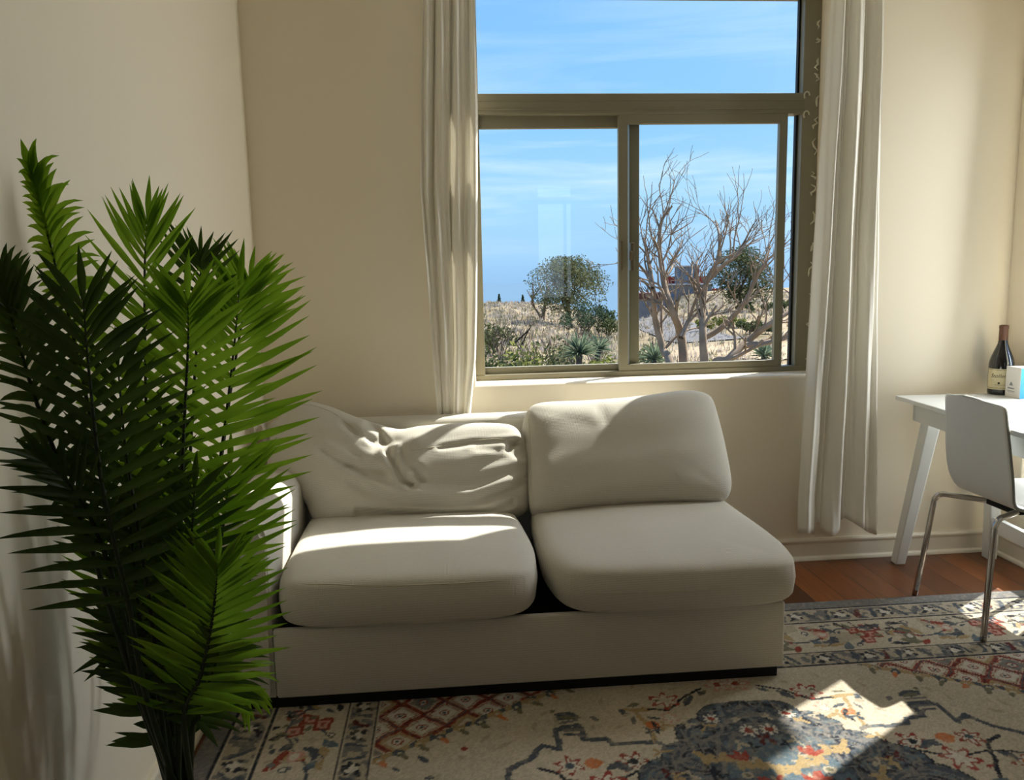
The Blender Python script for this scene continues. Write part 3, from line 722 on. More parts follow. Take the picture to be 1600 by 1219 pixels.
# ------------------------------------------------------------------ curtains
ROD_Z = 2.62
def curtain(name, label, tabl, y0, nf, amp, hem, seed, zbot):
    rnd = random.Random(seed)
    NZ, NA = 90, 150
    def edge(v, k):
        for i in range(len(tabl) - 1):
            v0, v1 = tabl[i][0], tabl[i + 1][0]
            if v <= v1 or i == len(tabl) - 2:
                t = (v - v0) / (v1 - v0); return tabl[i][k] + (tabl[i + 1][k] - tabl[i][k]) * t
    ph = [rnd.uniform(0, 6.28) for _ in range(6)]
    rows = []
    for i in range(NZ + 1):
        zf = i / NZ; row = []
        for j in range(NA + 1):
            a = j / NA
            zb = zbot + hem(a)
            z = ROD_Z + (zb - ROD_Z) * zf
            v = 440 + (1.27 - z) * 1209 / (y0)
            xl = aty(edge(v, 1), v, y0).x; xr = aty(edge(v, 2), v, y0).x
            w = 2 * PI * nf * a
            dy = amp * (math.sin(w + ph[0] + .9 * math.sin(zf * 3 + ph[1])) + .45 * math.sin(w * 1.9 + ph[2] + 2.2 * zf) + .3 * math.sin(w * 3.3 + ph[3] - 3 * zf))
            dx = amp * .35 * math.cos(w + ph[0] + .9 * math.sin(zf * 3 + ph[1])) * math.sin(a * PI)
            dy += .006 * mnoise.noise(Vector((a * 9, zf * 7, seed))) * (1 + 2 * zf * zf)
            fade = .75 + .25 * math.sin(PI * min(1, zf * 1.2))
            row.append(Vector((xl + (xr - xl) * a + dx, y0 + dy * fade, z)))
        rows.append(row)
    t = thing(name, label, 'curtain', ((rows[0][0].x + rows[0][-1].x) / 2, y0, zbot))
    bm = bmesh.new(); gridmesh(bm, rows)
    o = obj('drape', bm, CURT, t, smooth=True)
    sd = o.modifiers.new('thick', 'SOLIDIFY'); sd.thickness = .0015
    for k in range(7):
        bm = bmesh.new(); a = (k + .5) / 7; x = rows[0][0].x + (rows[0][-1].x - rows[0][0].x) * a
        tube(bm, [(x, y0 + .013 * math.cos(q), ROD_Z + .013 + .013 * math.sin(q)) for q in [h * PI / 8 for h in range(17)]], .0015, 6, cap=False)
        obj('ring', bm, CHROME, t, smooth=True)
    # hem stitching band
    return t
curtain('curtain', 'sheer white curtain left of the window, its hem tucked behind the sofa', [(-400, 664, 738), (0, 662, 742), (180, 658, 746), (300, 657, 746), (480, 671, 745), (560, 676, 743), (650, 684, 735), (760, 690, 732)],
        3.150, 3.2, .016, lambda a: 0, 5, .62)
curtain('curtain', 'sheer white curtain right of the window, hanging over a bare wall with an uneven hem', [(-400, 1318, 1386), (0, 1303, 1384), (130, 1294, 1383), (330, 1281, 1376), (560, 1266, 1372), (700, 1256, 1370), (820, 1248, 1368), (900, 1246, 1367)],
        3.125, 3.0, .024, lambda a: .018 * math.sin(a * 11) + .05 * math.exp(-((a - .27) / .05) ** 2) + .055 * math.exp(-((a - .58) / .14) ** 2) - .02 * math.exp(-((a - .18) / .06) ** 2), 11, .150)
for x0, x1, nm in ((-.12, .22, 'left of the window'), (1.42, 2.05, 'right of the window')):
    pass
bm = bmesh.new(); tube(bm, [(-.2, 3.137, ROD_Z + .013), (2.1, 3.137, ROD_Z + .013)], .010, 12)
rod = thing('curtain_rod', 'plain metal curtain rod fixed to the wall over the window', 'curtain rod', (.95, 3.137, ROD_Z))
obj('pole', bm, CHROME, rod, smooth=True)
for x in (-.2, 2.1):
    bm = bmesh.new(); lathe(bm, [(.002, -.02), (.018, -.012), (.02, 0), (.014, .016), (.004, .02)], 0, 0, 16)
    bmesh.ops.rotate(bm, verts=bm.verts, matrix=Matrix.Rotation(PI / 2, 3, 'Y')); bmesh.ops.translate(bm, verts=bm.verts, vec=(x, 3.137, ROD_Z + .013))
    obj('finial', bm, CHROME, rod, smooth=True)
    bm = bmesh.new(); box(bm, x * .96 - .006, x * .96 + .006, 3.13, 3.216, ROD_Z + .007, ROD_Z + .019); obj('bracket', bm, CHROME, rod)

# ------------------------------------------------------------------ desk
DA = math.radians(4.5); DC = Vector((1.925, 3.168, 0))
E1 = Vector((-math.sin(DA), -math.cos(DA), 0)); E2 = Vector((math.cos(DA), -math.sin(DA), 0))
def dp(l, w, z): return DC + E1 * l + E2 * w + Vector((0, 0, z))
def dbox(bm, l0, l1, w0, w1, z0, z1, bev=0):
    hull8(bm, [dp(l0, w0, z0), dp(l1, w0, z0), dp(l1, w1, z0), dp(l0, w1, z0)], [dp(l0, w0, z1), dp(l1, w0, z1), dp(l1, w1, z1), dp(l0, w1, z1)], bev)
desk = thing('desk', 'white lacquered desk with splayed legs standing along the right wall', 'desk', (2.12, 2.6, 0))
LD, WD = 1.12, .50
bm = bmesh.new(); dbox(bm, 0, LD, 0, WD, .721, .74, .003); obj('desk_top', bm, WHITEL, desk)
bm = bmesh.new()
dbox(bm, .055, LD - .055, .052, .07, .638, .722, .002); dbox(bm, .055, LD - .055, WD - .07, WD - .052, .638, .722, .002)
dbox(bm, .055, .073, .052, WD - .052, .638, .722, .002); dbox(bm, LD - .073, LD - .055, .052, WD - .052, .638, .722, .002)
obj('apron', bm, WHITEL, desk)
def leg(lt, wt, lb, wb):
    bm = bmesh.new(); a, b = .024, .030
    hull8(bm, [dp(lb + i * a, wb + j * .021, .0) for i, j in ((-1, -1), (1, -1), (1, 1), (-1, 1))], [dp(lt + i * b, wt + j * .028, .64) for i, j in ((-1, -1), (1, -1), (1, 1), (-1, 1))], .004)
    o = obj('leg', bm, WHITEL, desk)
    b2 = bmesh.new(); c = dp(lb, wb, .09).lerp(dp(lt, wt, .73), 0.02)
    return o
leg(.098, .108, .048, .022); leg(.07, WD - .09, .012, WD - .052); leg(LD - .098, .108, LD - .048, .022); leg(LD - .098, WD - .10, LD - .04, WD - .05)
bm = bmesh.new(); dbox(bm, .05, LD - .05, WD - .075, WD - .05, .135, .2, .003); st_ = obj('stretcher', bm, WHITEL, desk)
bm = bmesh.new(); c = dp(.075, WD - .076, .168); tube(bm, [c, c - E2 * .004], .006, 12); obj('screw', bm, SCREW, st_)

# ------------------------------------------------------------------ chair
YC = 2.555
chair = thing('desk_chair', 'white bent-shell chair on chrome legs drawn up to the desk', 'chair', (2.0, YC, 0))
prof = [(1.819, .826, .130), (1.821, .822, .146), (1.825, .806, .156), (1.832, .765, .160), (1.842, .70, .165), (1.852, .63, .170), (1.863, .57, .172), (1.874, .52, .168), (1.889, .482, .158), (1.910, .458, .150), (1.94, .446, .154), (1.98, .440, .172), (2.03, .438, .190), (2.10, .441, .200), (2.18, .446, .200), (2.225, .442, .192), (2.248, .434, .172), (2.256, .428, .15)]
pc = catmull([Vector((x, h, z)) for x, z, h in prof], 70)
rows = []
for i, p in enumerate(pc):
    row = []
    f = max(0, 1 - i / 42)
    for j in range(25):
        s = (j - 12) / 12
        row.append(Vector((p.x + .022 * s * s * f, YC + s * p.y, p.z + (.010 * s * s * (1 - f) if i > 45 else 0) - .006 * s * s * f)))
    rows.append(row)
bm = bmesh.new(); gridmesh(bm, rows)
o = obj('shell', bm, [SHELL, SHELLE], chair, smooth=True)
sd = o.modifiers.new('ply', 'SOLIDIFY'); sd.thickness = .011; sd.offset = -1; sd.material_offset_rim = 1
def chair_leg(pts):
    bm = bmesh.new(); tube(bm, catmull(pts, 40), .0105, 12); l = obj('leg', bm, CHROME, chair, smooth=True)
chair_leg([(1.806, 2.774, .002), (1.826, 2.758, .20), (1.842, 2.745, .375), (1.848, 2.740, .408), (1.862, 2.728, .424), (1.90, 2.70, .424), (2.02, 2.60, .420)])
chair_leg([(1.790, 2.358, .013), (1.810, 2.376, .20), (1.830, 2.394, .375), (1.838, 2.400, .405), (1.862, 2.414, .424), (1.90, 2.436, .424), (2.02, 2.51, .420)])
chair_leg([(2.300, 2.742, .002), (2.27, 2.736, .20), (2.235, 2.730, .375), (2.225, 2.728, .408), (2.18, 2.72, .424), (2.15, 2.70, .424), (2.02, 2.60, .420)])
chair_leg([(2.300, 2.368, .013), (2.27, 2.376, .20), (2.235, 2.388, .375), (2.225, 2.394, .408), (2.18, 2.406, .424), (2.15, 2.426, .424), (2.02, 2.51, .420)])
bm = bmesh.new(); box(bm, 1.97, 2.07, YC - .075, YC + .075, .410, .430, .004); obj('mounting_plate', bm, BLACK, chair)

# ------------------------------------------------------------------ things on the desk
BX, BY, BZ = 2.360, 3.139 - .028, .74
bottle = thing('wine_bottle', 'dark red wine bottle with a cream label standing on the desk by the corner', 'bottle', (BX, BY, BZ))
BGL = mat('dark_bottle_glass', srgb(14, 13, 16), .08, .6, coat=.5, bump=.01)
prof = [(.0, 0), (.044, 0), (.0475, .004), (.048, .012), (.048, .122), (.047, .138), (.042, .158), (.034, .180), (.026, .200), (.0195, .218), (.0168, .236), (.0165, .250)]
bm = bmesh.new(); lathe(bm, [(r, z + BZ) for r, z in prof], BX, BY, 40, cap=False); obj('body', bm, BGL, bottle, smooth=True, auto=50)
bm = bmesh.new(); lathe(bm, [(r, z + BZ) for r, z in [(.0174, .232), (.0178, .236), (.0172, .280), (.0182, .282), (.0182, .294), (.012, .297), (0, .297)]], BX, BY, 32, cap=False)
obj('capsule', bm, mat('brown_foil', srgb(96, 62, 44), .4, .4, bump=.05, bscale=200), bottle, smooth=True, auto=40)
ang0 = math.atan2(-BY, -BX)
rows = [[Vector((BX + .0486 * math.cos(ang0 + (k / 24 - .5) * 2.5), BY + .0486 * math.sin(ang0 + (k / 24 - .5) * 2.5), BZ + z)) for k in range(25)] for z in (.024, .112)]
bm = bmesh.new(); gridmesh(bm, rows); lab = obj('label', bm, mat('cream_label_paper', srgb(214, 202, 164), .7, .2, var=.12, vscale=30, bump=.02), bottle, smooth=True)
INK = mat('label_ink', srgb(40, 34, 28), .6, .2, bump=.01)
def lettering(txt, size, zc, off=0, shear=.35, m=INK, r=.0491, par=None, name='lettering'):
    cu = bpy.data.curves.new('t', 'FONT'); cu.body = txt; cu.size = size; cu.align_x = 'CENTER'; cu.align_y = 'CENTER'; cu.shear = shear; cu.resolution_u = 3
    to = bpy.data.objects.new('t', cu); COL.objects.link(to)
    bpy.context.view_layer.update()
    me = bpy.data.meshes.new_from_object(to.evaluated_get(bpy.context.evaluated_depsgraph_get()))
    bpy.data.objects.remove(to); bpy.data.curves.remove(cu)
    bm = bmesh.new(); bm.from_mesh(me); bpy.data.meshes.remove(me)
    bmesh.ops.subdivide_edges(bm, edges=[e for e in bm.edges if e.calc_length() > .004], cuts=2)
    for v in bm.verts:
        an = ang0 + off + v.co.x / r
        v.co = Vector((BX + r * math.cos(an), BY + r * math.sin(an), BZ + zc + v.co.y))
    return obj(name, bm, m, par)
lettering('Stoller', .0225, .082, off=-.22, par=lab)
for z, wid_, hh in ((.030, 2.3, .0012), (.107, 2.3, .0012), (.0435, .9, .001)):
    bm = bmesh.new(); gridmesh(bm, [[Vector((BX + .0489 * math.cos(ang0 + (k / 24 - .5) * wid_), BY + .0489 * math.sin(ang0 + (k / 24 - .5) * wid_), BZ + z + d)) for k in range(25)] for d in (0, hh)])
    obj('printed_rule', bm, INK, lab)
bm = bmesh.new()
c = [(BX + .0492 * math.cos(ang0 + x / .0492 - .12), BY + .0492 * math.sin(ang0 + x / .0492 - .12), BZ + .052 + z) for x, z in [(.005 * math.cos(q * PI / 3), .005 * math.sin(q * PI / 3)) for q in range(6)]]
bm.faces.new([bm.verts.new(p) for p in c])
obj('emblem', bm, INK, lab)

carton = thing('carton', 'small white carton with a blue side standing on the desk beside the bottle', 'box', (2.39, 3.03, .74))
bx0, bx1, by0, by1, bz0, bz1 = 2.338, 2.412, 2.968, 3.052, .74, .868
bm = bmesh.new(); box(bm, bx0, bx1, by0, by1, bz0, bz1, .0015)
obj('body', bm, mat('white_card', srgb(222, 218, 212), .55, .3, bump=.02), carton)
bm = bmesh.new(); box(bm, bx0 + .002, bx1 - .002, by0 - .0006, by0 + .001, bz0 + .001, bz1 - .002)
obj('side_panel', bm, mat('blue_card', srgb(78, 178, 232), .5, .3, bump=.02), carton)
GR = mat('grey_print', srgb(132, 134, 138), .6, .2, bump=.01)
bm = bmesh.new(); xx = bx0 - .0005; yc = by0 + .050
bm.faces.new([bm.verts.new(p) for p in ((xx, yc + .011, bz0 + .050), (xx, yc - .011, bz0 + .050), (xx, yc - .004, bz0 + .062), (xx, yc, bz0 + .066), (xx, yc + .004, bz0 + .062))])
obj('emblem', bm, GR, carton)
for (d, w, h) in ((.036, .018, .005), (.026, .022, .0018), (.022, .018, .0014)):
    bm = bmesh.new(); bm.faces.new([bm.verts.new(p) for p in ((xx, yc - w, bz0 + d), (xx, yc + w, bz0 + d), (xx, yc + w, bz0 + d + h), (xx, yc - w, bz0 + d + h))])
    obj('printed_line', bm, GR, carton)
jar = thing('amber_jar', 'amber brown jar on the desk at the right edge, in front of the carton', 'jar', (2.395, 2.925, .74))
bm = bmesh.new(); lathe(bm, [(0, .74), (.031, .74), (.034, .744), (.034, .80), (.030, .812), (.026, .816)], 2.388, 2.905, 28, cap=False); obj('body', bm, mat('amber_glass', srgb(150, 84, 30), .12, .5, bump=.01), jar, smooth=True, auto=50)
bm = bmesh.new(); lathe(bm, [(.0285, .814), (.0285, .834), (.026, .837), (0, .837)], 2.388, 2.905, 28, cap=False); obj('lid', bm, mat('dark_lid', srgb(48, 40, 34), .4, .4, bump=.01), jar, smooth=True, auto=50)
# ------------------------------------------------------------------ palm in the corner
LEAF_LIT = leafmat('palm_leaf_lit', srgb(96, 134, 24), srgb(136, 172, 44), .64, .42, .35)  # leaf tone raised to paint in the window light on the bright fronds
LEAF_SHADE = leafmat('palm_leaf_shaded', srgb(42, 64, 16), srgb(66, 90, 24), .35, .42, .35)  # same leaf in a lowered tone, painting in the shade on the others
STALK = mat('palm_stalk', srgb(34, 46, 20), .5, .3, var=.4, vscale=8, bump=.1)
palm = thing('potted_palm', 'tall artificial palm with dark green fronds leaning against the left wall', 'plant', (-.53, 1.42, 0))
PB = Vector((-.53, 1.42, .20))
bm = bmesh.new(); lathe(bm, [(0, .0), (.085, .0), (.09, .006), (.115, .19), (.12, .2), (.12, .215), (.108, .215), (.104, .19), (0, .188)], PB.x, PB.y, 36, cap=False)
obj('pot', bm, mat('black_pot', srgb(28, 27, 26), .5, .4, bump=.05), palm, smooth=True, auto=40)
bm = bmesh.new(); lathe(bm, [(0, .192), (.05, .195), (.104, .190)], PB.x, PB.y, 30, cap=False)
obj('soil', bm, mat('potting_soil', srgb(40, 30, 22), .95, .1, bump=.6, bscale=60, var=.4, vscale=30), palm, smooth=True)

def leaflet(bm, base, d0, nrm, L, wd, droop, rnd, mi=0):
    """lance-shaped leaflet folded along its midrib"""
    n = 6; p = Vector(base); d = Vector(d0).normalized()
    tw = rnd.uniform(-.3, .3)
    prev = None
    for i in range(n + 1):
        t = i / n
        side = d.cross(nrm)
        if side.length < 1e-6: side = Vector((1, 0, 0))
        side.normalize(); side = (side + nrm * tw).normalized()
        up = side.cross(d).normalized()
        w = wd * min(1, .4 + 2.2 * t) * (1 - max(0, t - .5) / .5) ** .8
        if i == n:
            vs = [bm.verts.new(p)] * 3
        else:
            vs = [bm.verts.new(p + side * w + up * w * .55), bm.verts.new(p), bm.verts.new(p - side * w + up * w * .55)]
        if prev:
            if i < n:
                for a in (0, 1):
                    f = bm.faces.new((prev[a], prev[a + 1], vs[a + 1], vs[a])); f.smooth = True; f.material_index = mi
            else:
                for a in (0, 1):
                    f = bm.faces.new((prev[a], prev[a + 1], vs[0])); f.smooth = True; f.material_index = mi
        prev = vs
        p = p + d * (L / n)
        d = (d + Vector((0, 0, -1)) * droop / n + Vector((rnd.uniform(-.03, .03), rnd.uniform(-.03, .03), 0))).normalized()

def frond(pts, t0, npair, Lmax, nrm, wd=.0095, droop=.25, dark=False, a0=66, a1=16, lscale=1, rscale=1, seed=0, ltip=.75, lmin=.5):
    rnd = random.Random(seed)
    C = catmull(pts, 90); nrm = Vector(nrm).normalized()
    bm = bmesh.new()
    K = len(C) - 1
    rad = [.0050 * (1 - i / K) + .0012 for i in range(K + 1)]
    tube(bm, C, rad, 6, mi=1)
    for k in range(npair):
        t = t0 + (1 - t0) * ((k + .2) / npair) ** .95
        g = (k + .2) / npair
        x = t * K; i = min(int(x), K - 1); P = C[i].lerp(C[i + 1], x - i); T = (C[min(i + 2, K)] - C[max(i - 1, 0)]).normalized()
        side = T.cross(nrm).normalized()
        L = Lmax * (lmin + (1 - lmin) * min(1, g / .30)) * (1 - (1 - ltip) * max(0, (g - .45) / .55) ** 1.4)
        ang = math.radians(a0 + (a1 - a0) * g ** 1.3)
        for sg, sc in ((1, rscale), (-1, lscale)):
            if sc <= 0: continue
            an = ang + math.radians(rnd.uniform(-5, 5))
            d = T * math.cos(an) + side * sg * math.sin(an) + nrm * rnd.uniform(.02, .16)
            leaflet(bm, P + nrm * .001, d, nrm, L * sc * rnd.uniform(.90, 1.06), wd * rnd.uniform(.85, 1.12) * (1 - .25 * g), droop * rnd.uniform(.6, 1.3), rnd)
    if True:
        leaflet(bm, C[-1], (C[-1] - C[-4]), nrm, Lmax * .5, wd * .7, droop * .3, rnd)
    return obj('frond', bm, [LEAF_SHADE if dark else LEAF_LIT, STALK], palm)
def FP(L): return [PB + Vector((random.uniform(-.03, .03), random.uniform(-.03, .03), 0))] + [aty(u, v, y) for u, v, y in L]
CAMN = Vector((.25, -1, .1))
# big frond in the lit leaf tone, front centre
frond(FP([(268, 1100, 1.40), (280, 880, 1.38), (286, 700, 1.37), (294, 540, 1.36), (294, 470, 1.35)]), .30, 27, .175, (.12, -1, .1), wd=0.0085, seed=1, droop=.10, a0=72, a1=30, ltip=.50, lmin=.75)
# behind it, reaching right
frond(FP([(285, 1100, 1.55), (322, 860, 1.60), (348, 690, 1.62), (366, 540, 1.62), (374, 452, 1.60)]), .36, 27, .21, (.1, -1, .0), wd=0.0092, seed=2, droop=.02, a0=70, a1=32, ltip=.5, lscale=.85, lmin=.8)
frond(FP([(292, 1100, 1.50), (322, 980, 1.5), (340, 880, 1.52), (352, 800, 1.54), (358, 735, 1.55)]), .40, 16, .165, (.1, -1, .0), wd=0.0085, seed=3, droop=.0, a0=62, a1=32, lscale=.6)
# top centre
frond(FP([(240, 1100, 1.50), (234, 860, 1.53), (228, 620, 1.55), (226, 430, 1.56), (231, 342, 1.56)]), .52, 17, .165, (.0, -1, .05), wd=0.0078, seed=4, droop=-.22, a0=60, a1=14, ltip=.45, lmin=.9)
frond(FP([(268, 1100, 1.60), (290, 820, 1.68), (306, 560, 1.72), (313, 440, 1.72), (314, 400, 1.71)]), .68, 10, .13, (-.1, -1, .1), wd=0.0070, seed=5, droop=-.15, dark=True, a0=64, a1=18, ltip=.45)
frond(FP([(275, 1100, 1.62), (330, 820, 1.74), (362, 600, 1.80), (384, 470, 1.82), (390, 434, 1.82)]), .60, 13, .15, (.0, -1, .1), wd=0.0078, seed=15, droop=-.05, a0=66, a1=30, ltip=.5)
# left front, in the shaded leaf tone
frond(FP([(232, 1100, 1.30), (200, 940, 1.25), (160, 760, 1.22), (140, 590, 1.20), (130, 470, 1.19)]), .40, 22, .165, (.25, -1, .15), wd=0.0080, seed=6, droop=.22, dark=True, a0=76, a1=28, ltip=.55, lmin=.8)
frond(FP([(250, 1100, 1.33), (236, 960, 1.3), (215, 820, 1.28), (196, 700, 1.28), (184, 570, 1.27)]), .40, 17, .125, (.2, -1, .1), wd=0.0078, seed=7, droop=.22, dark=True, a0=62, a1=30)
# far left against the wall
frond(FP([(225, 1100, 1.42), (180, 850, 1.38), (122, 560, 1.33), (80, 390, 1.29), (46, 262, 1.255)]), .52, 26, .085, (.55, -1, .15), wd=0.0078, seed=8, droop=1.5, a0=48, a1=12, ltip=.75, lscale=.45)
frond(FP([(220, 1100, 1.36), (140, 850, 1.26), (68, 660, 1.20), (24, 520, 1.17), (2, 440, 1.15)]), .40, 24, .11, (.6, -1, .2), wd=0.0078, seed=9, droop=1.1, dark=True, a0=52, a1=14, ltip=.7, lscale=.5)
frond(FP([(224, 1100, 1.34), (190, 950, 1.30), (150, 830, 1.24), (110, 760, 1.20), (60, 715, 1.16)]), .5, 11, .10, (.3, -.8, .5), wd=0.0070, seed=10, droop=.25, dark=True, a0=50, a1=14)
# low right
frond(FP([(288, 1130, 1.32), (312, 1060, 1.29), (330, 980, 1.27), (338, 915, 1.26), (340, 880, 1.26)]), .22, 24, .140, (.2, -1, .2), wd=0.0074, seed=11, droop=.05, a0=72, a1=28, ltip=.55, lmin=.85)
frond(FP([(280, 1130, 1.36), (284, 1020, 1.33), (290, 920, 1.32), (300, 830, 1.31), (304, 760, 1.30)]), .22, 20, .13, (.1, -1, .1), wd=0.0078, seed=12, droop=.2, dark=True, lscale=.8, a0=70, a1=32, lmin=.8)
frond(FP([(296, 1130, 1.42), (318, 1085, 1.43), (344, 1060, 1.45), (368, 1060, 1.46), (388, 1085, 1.46)]), .30, 12, .105, (.1, -.7, .7), wd=0.0070, seed=13, droop=1.0, a0=60, a1=20)
# low left
frond(FP([(235, 1130, 1.45), (214, 1040, 1.46), (192, 960, 1.47), (172, 890, 1.47), (158, 830, 1.46)]), .25, 17, .105, (.3, -1, .1), wd=0.0070, seed=14, droop=-.1, a0=64, a1=30)
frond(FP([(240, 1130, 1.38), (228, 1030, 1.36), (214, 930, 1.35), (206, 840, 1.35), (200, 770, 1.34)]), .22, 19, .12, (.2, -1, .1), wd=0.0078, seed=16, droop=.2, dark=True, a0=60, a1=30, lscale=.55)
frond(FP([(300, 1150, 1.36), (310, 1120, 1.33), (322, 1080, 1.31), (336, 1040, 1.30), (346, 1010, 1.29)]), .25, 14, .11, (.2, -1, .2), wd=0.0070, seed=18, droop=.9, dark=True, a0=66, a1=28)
# inner fronds filling the middle, in the shaded leaf tone
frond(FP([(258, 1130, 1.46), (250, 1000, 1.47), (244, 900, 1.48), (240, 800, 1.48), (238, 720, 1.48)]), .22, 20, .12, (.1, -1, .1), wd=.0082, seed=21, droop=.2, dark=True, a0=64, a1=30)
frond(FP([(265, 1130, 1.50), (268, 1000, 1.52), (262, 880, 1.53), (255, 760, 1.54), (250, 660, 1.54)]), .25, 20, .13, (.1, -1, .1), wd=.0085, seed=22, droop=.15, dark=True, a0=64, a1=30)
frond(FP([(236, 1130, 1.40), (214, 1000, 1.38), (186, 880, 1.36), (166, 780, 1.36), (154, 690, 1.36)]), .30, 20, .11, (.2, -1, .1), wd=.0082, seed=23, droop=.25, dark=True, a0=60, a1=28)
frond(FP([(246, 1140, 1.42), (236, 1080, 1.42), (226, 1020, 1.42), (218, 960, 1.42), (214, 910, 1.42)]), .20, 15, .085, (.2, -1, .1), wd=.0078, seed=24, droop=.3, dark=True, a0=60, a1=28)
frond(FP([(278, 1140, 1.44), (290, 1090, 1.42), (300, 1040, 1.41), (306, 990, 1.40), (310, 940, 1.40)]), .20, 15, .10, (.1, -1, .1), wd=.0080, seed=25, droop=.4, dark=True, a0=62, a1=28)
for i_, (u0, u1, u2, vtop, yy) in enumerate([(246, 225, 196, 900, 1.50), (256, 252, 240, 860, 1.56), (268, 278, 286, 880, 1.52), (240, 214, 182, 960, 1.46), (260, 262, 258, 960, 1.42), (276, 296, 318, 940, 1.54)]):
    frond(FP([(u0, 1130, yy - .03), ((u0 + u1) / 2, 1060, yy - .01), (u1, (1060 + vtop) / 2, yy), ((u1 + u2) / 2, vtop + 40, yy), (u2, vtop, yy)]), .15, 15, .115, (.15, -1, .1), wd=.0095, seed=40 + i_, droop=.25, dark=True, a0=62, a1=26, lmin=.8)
# ------------------------------------------------------------------ outdoors
GZ = -2.0
def ground_z(x, y):
    d = math.hypot(x, y); az = math.degrees(math.atan2(x, y))
    pts = [(0, -2.2), (12, -2.25), (30, -2.05), (60, -1.55), (92, -1.25)]
    z = pts[-1][1]
    for (d0, z0), (d1, z1) in zip(pts[:-1], pts[1:]):
        if d <= d1: z = z0 + (z1 - z0) * (d - d0) / (d1 - d0); break
    # hillside crest falls away to the sea; it lies nearer and lower in the middle
    dip = math.exp(-((az - 13.0) / 4.2) ** 2)
    cd = 92 - 22 * dip + (30 if az > 17 else 0)
    z -= dip * 1.25 * min(1, d / 70)
    if az > 14: z += .55 * min(1, (az - 14) / 5) * min(1, max(0, (d - 45) / 60))
    if d > cd: z -= (d - cd) ** 1.25 * .09
    z += .16 * mnoise.noise(Vector((x * .09, y * .09, 1))) * min(1, d / 20) + .06 * mnoise.noise(Vector((x * .4, y * .4, 5)))
    return z
rows = []
ds = [3.44] + [4 * 1.045 ** k for k in range(96)]
for d in ds:
    rows.append([])
    for k in range(201):
        az = math.radians(-60 + 200 * k / 200)
        x, y = d * math.sin(az), d * math.cos(az)
        if x < 2.7: y = max(y, 3.46)
        rows[-1].append(Vector((x, y, ground_z(x, y))))
def earth():
    k = NT('dry_hillside_earth'); p = k.n('ShaderNodeBsdfPrincipled'); p.inputs['Roughness'].default_value = .95; p.inputs['Specular IOR Level'].default_value = .05
    tc = k.n('ShaderNodeTexCoord'); n1 = k.n('ShaderNodeTexNoise'); n1.inputs['Scale'].default_value = .35; n1.inputs['Detail'].default_value = 8; n1.inputs['Roughness'].default_value = .7
    mp = k.n('ShaderNodeMapping'); mp.inputs['Scale'].default_value = (1, .6, 1); k.l(tc.outputs['Object'], mp.inputs[0]); k.l(mp.outputs[0], n1.inputs[0])
    rp = k.n('ShaderNodeValToRGB'); e = rp.color_ramp.elements
    e[0].position = .30; e[0].color = srgb(88, 86, 57); e[1].position = .72; e[1].color = srgb(160, 146, 124)
    q = e.new(.45); q.color = srgb(129, 115, 91); q = e.new(.58); q.color = srgb(146, 132, 108)
    k.l(n1.outputs['Fac'], rp.inputs[0]); k.l(rp.outputs[0], p.inputs['Base Color'])
    b = k.n('ShaderNodeBump'); b.inputs['Strength'].default_value = .6; b.inputs['Distance'].default_value = .1; k.l(n1.outputs['Fac'], b.inputs['Height']); k.l(b.outputs[0], p.inputs['Normal'])
    k.l(p.outputs[0], k.out.inputs[0]); return k.m
bm = bmesh.new(); gridmesh(bm, rows); obj('hillside', bm, earth(), kind='structure', smooth=True)
bm = bmesh.new(); bm.faces.new([bm.verts.new(p) for p in ((-40000, 150, -240), (40000, 150, -240), (40000, 52000, -240), (-40000, 52000, -240))])
obj('sea', bm, mat('sea_water', srgb(88, 112, 132), 1.0, .02, bump=.02, bscale=.05), kind='structure')
# pale drive and tarmac road
def ground_hit(u, v):
    d = 8.0
    while d < 90:
        q = atd(u, v, d)
        if q.z <= ground_z(q.x, q.y): break
        d += .25
    return Vector((q.x, q.y, 0))
def ribbon(name, pts, w, m, lift):
    C = catmull([ground_hit(u, v) for u, v in pts], 40); L, R = [], []
    for i, p in enumerate(C):
        t = (C[min(i + 1, 40)] - C[max(i - 1, 0)]).normalized(); n = Vector((-t.y, t.x, 0)); ww = w(i / 40)
        row = []
        for k in range(7):
            q = p + n * ww * (k / 3 - 1); row.append(Vector((q.x, q.y, ground_z(q.x, q.y) + lift)))
        L.append(row)
    bm = bmesh.new(); gridmesh(bm, L); return obj(name, bm, m, kind='structure', smooth=True)
ribbon('drive', [(985, 568), (1060, 558), (1130, 551), (1190, 549), (1270, 556)], lambda t: 2.6, mat('pale_gravel_drive', srgb(168, 150, 126), 1, .0, var=.15, vscale=1.2, bump=.3, bscale=3), .05)
ribbon('road', [(950, 497), (1005, 503), (1035, 509), (1060, 517), (1085, 527), (1120, 531), (1150, 527)], lambda t: 1.7 - .6 * t, mat('grey_tarmac', srgb(120, 118, 118), 1, .0, var=.15, vscale=.8, bump=.2, bscale=4), .06)

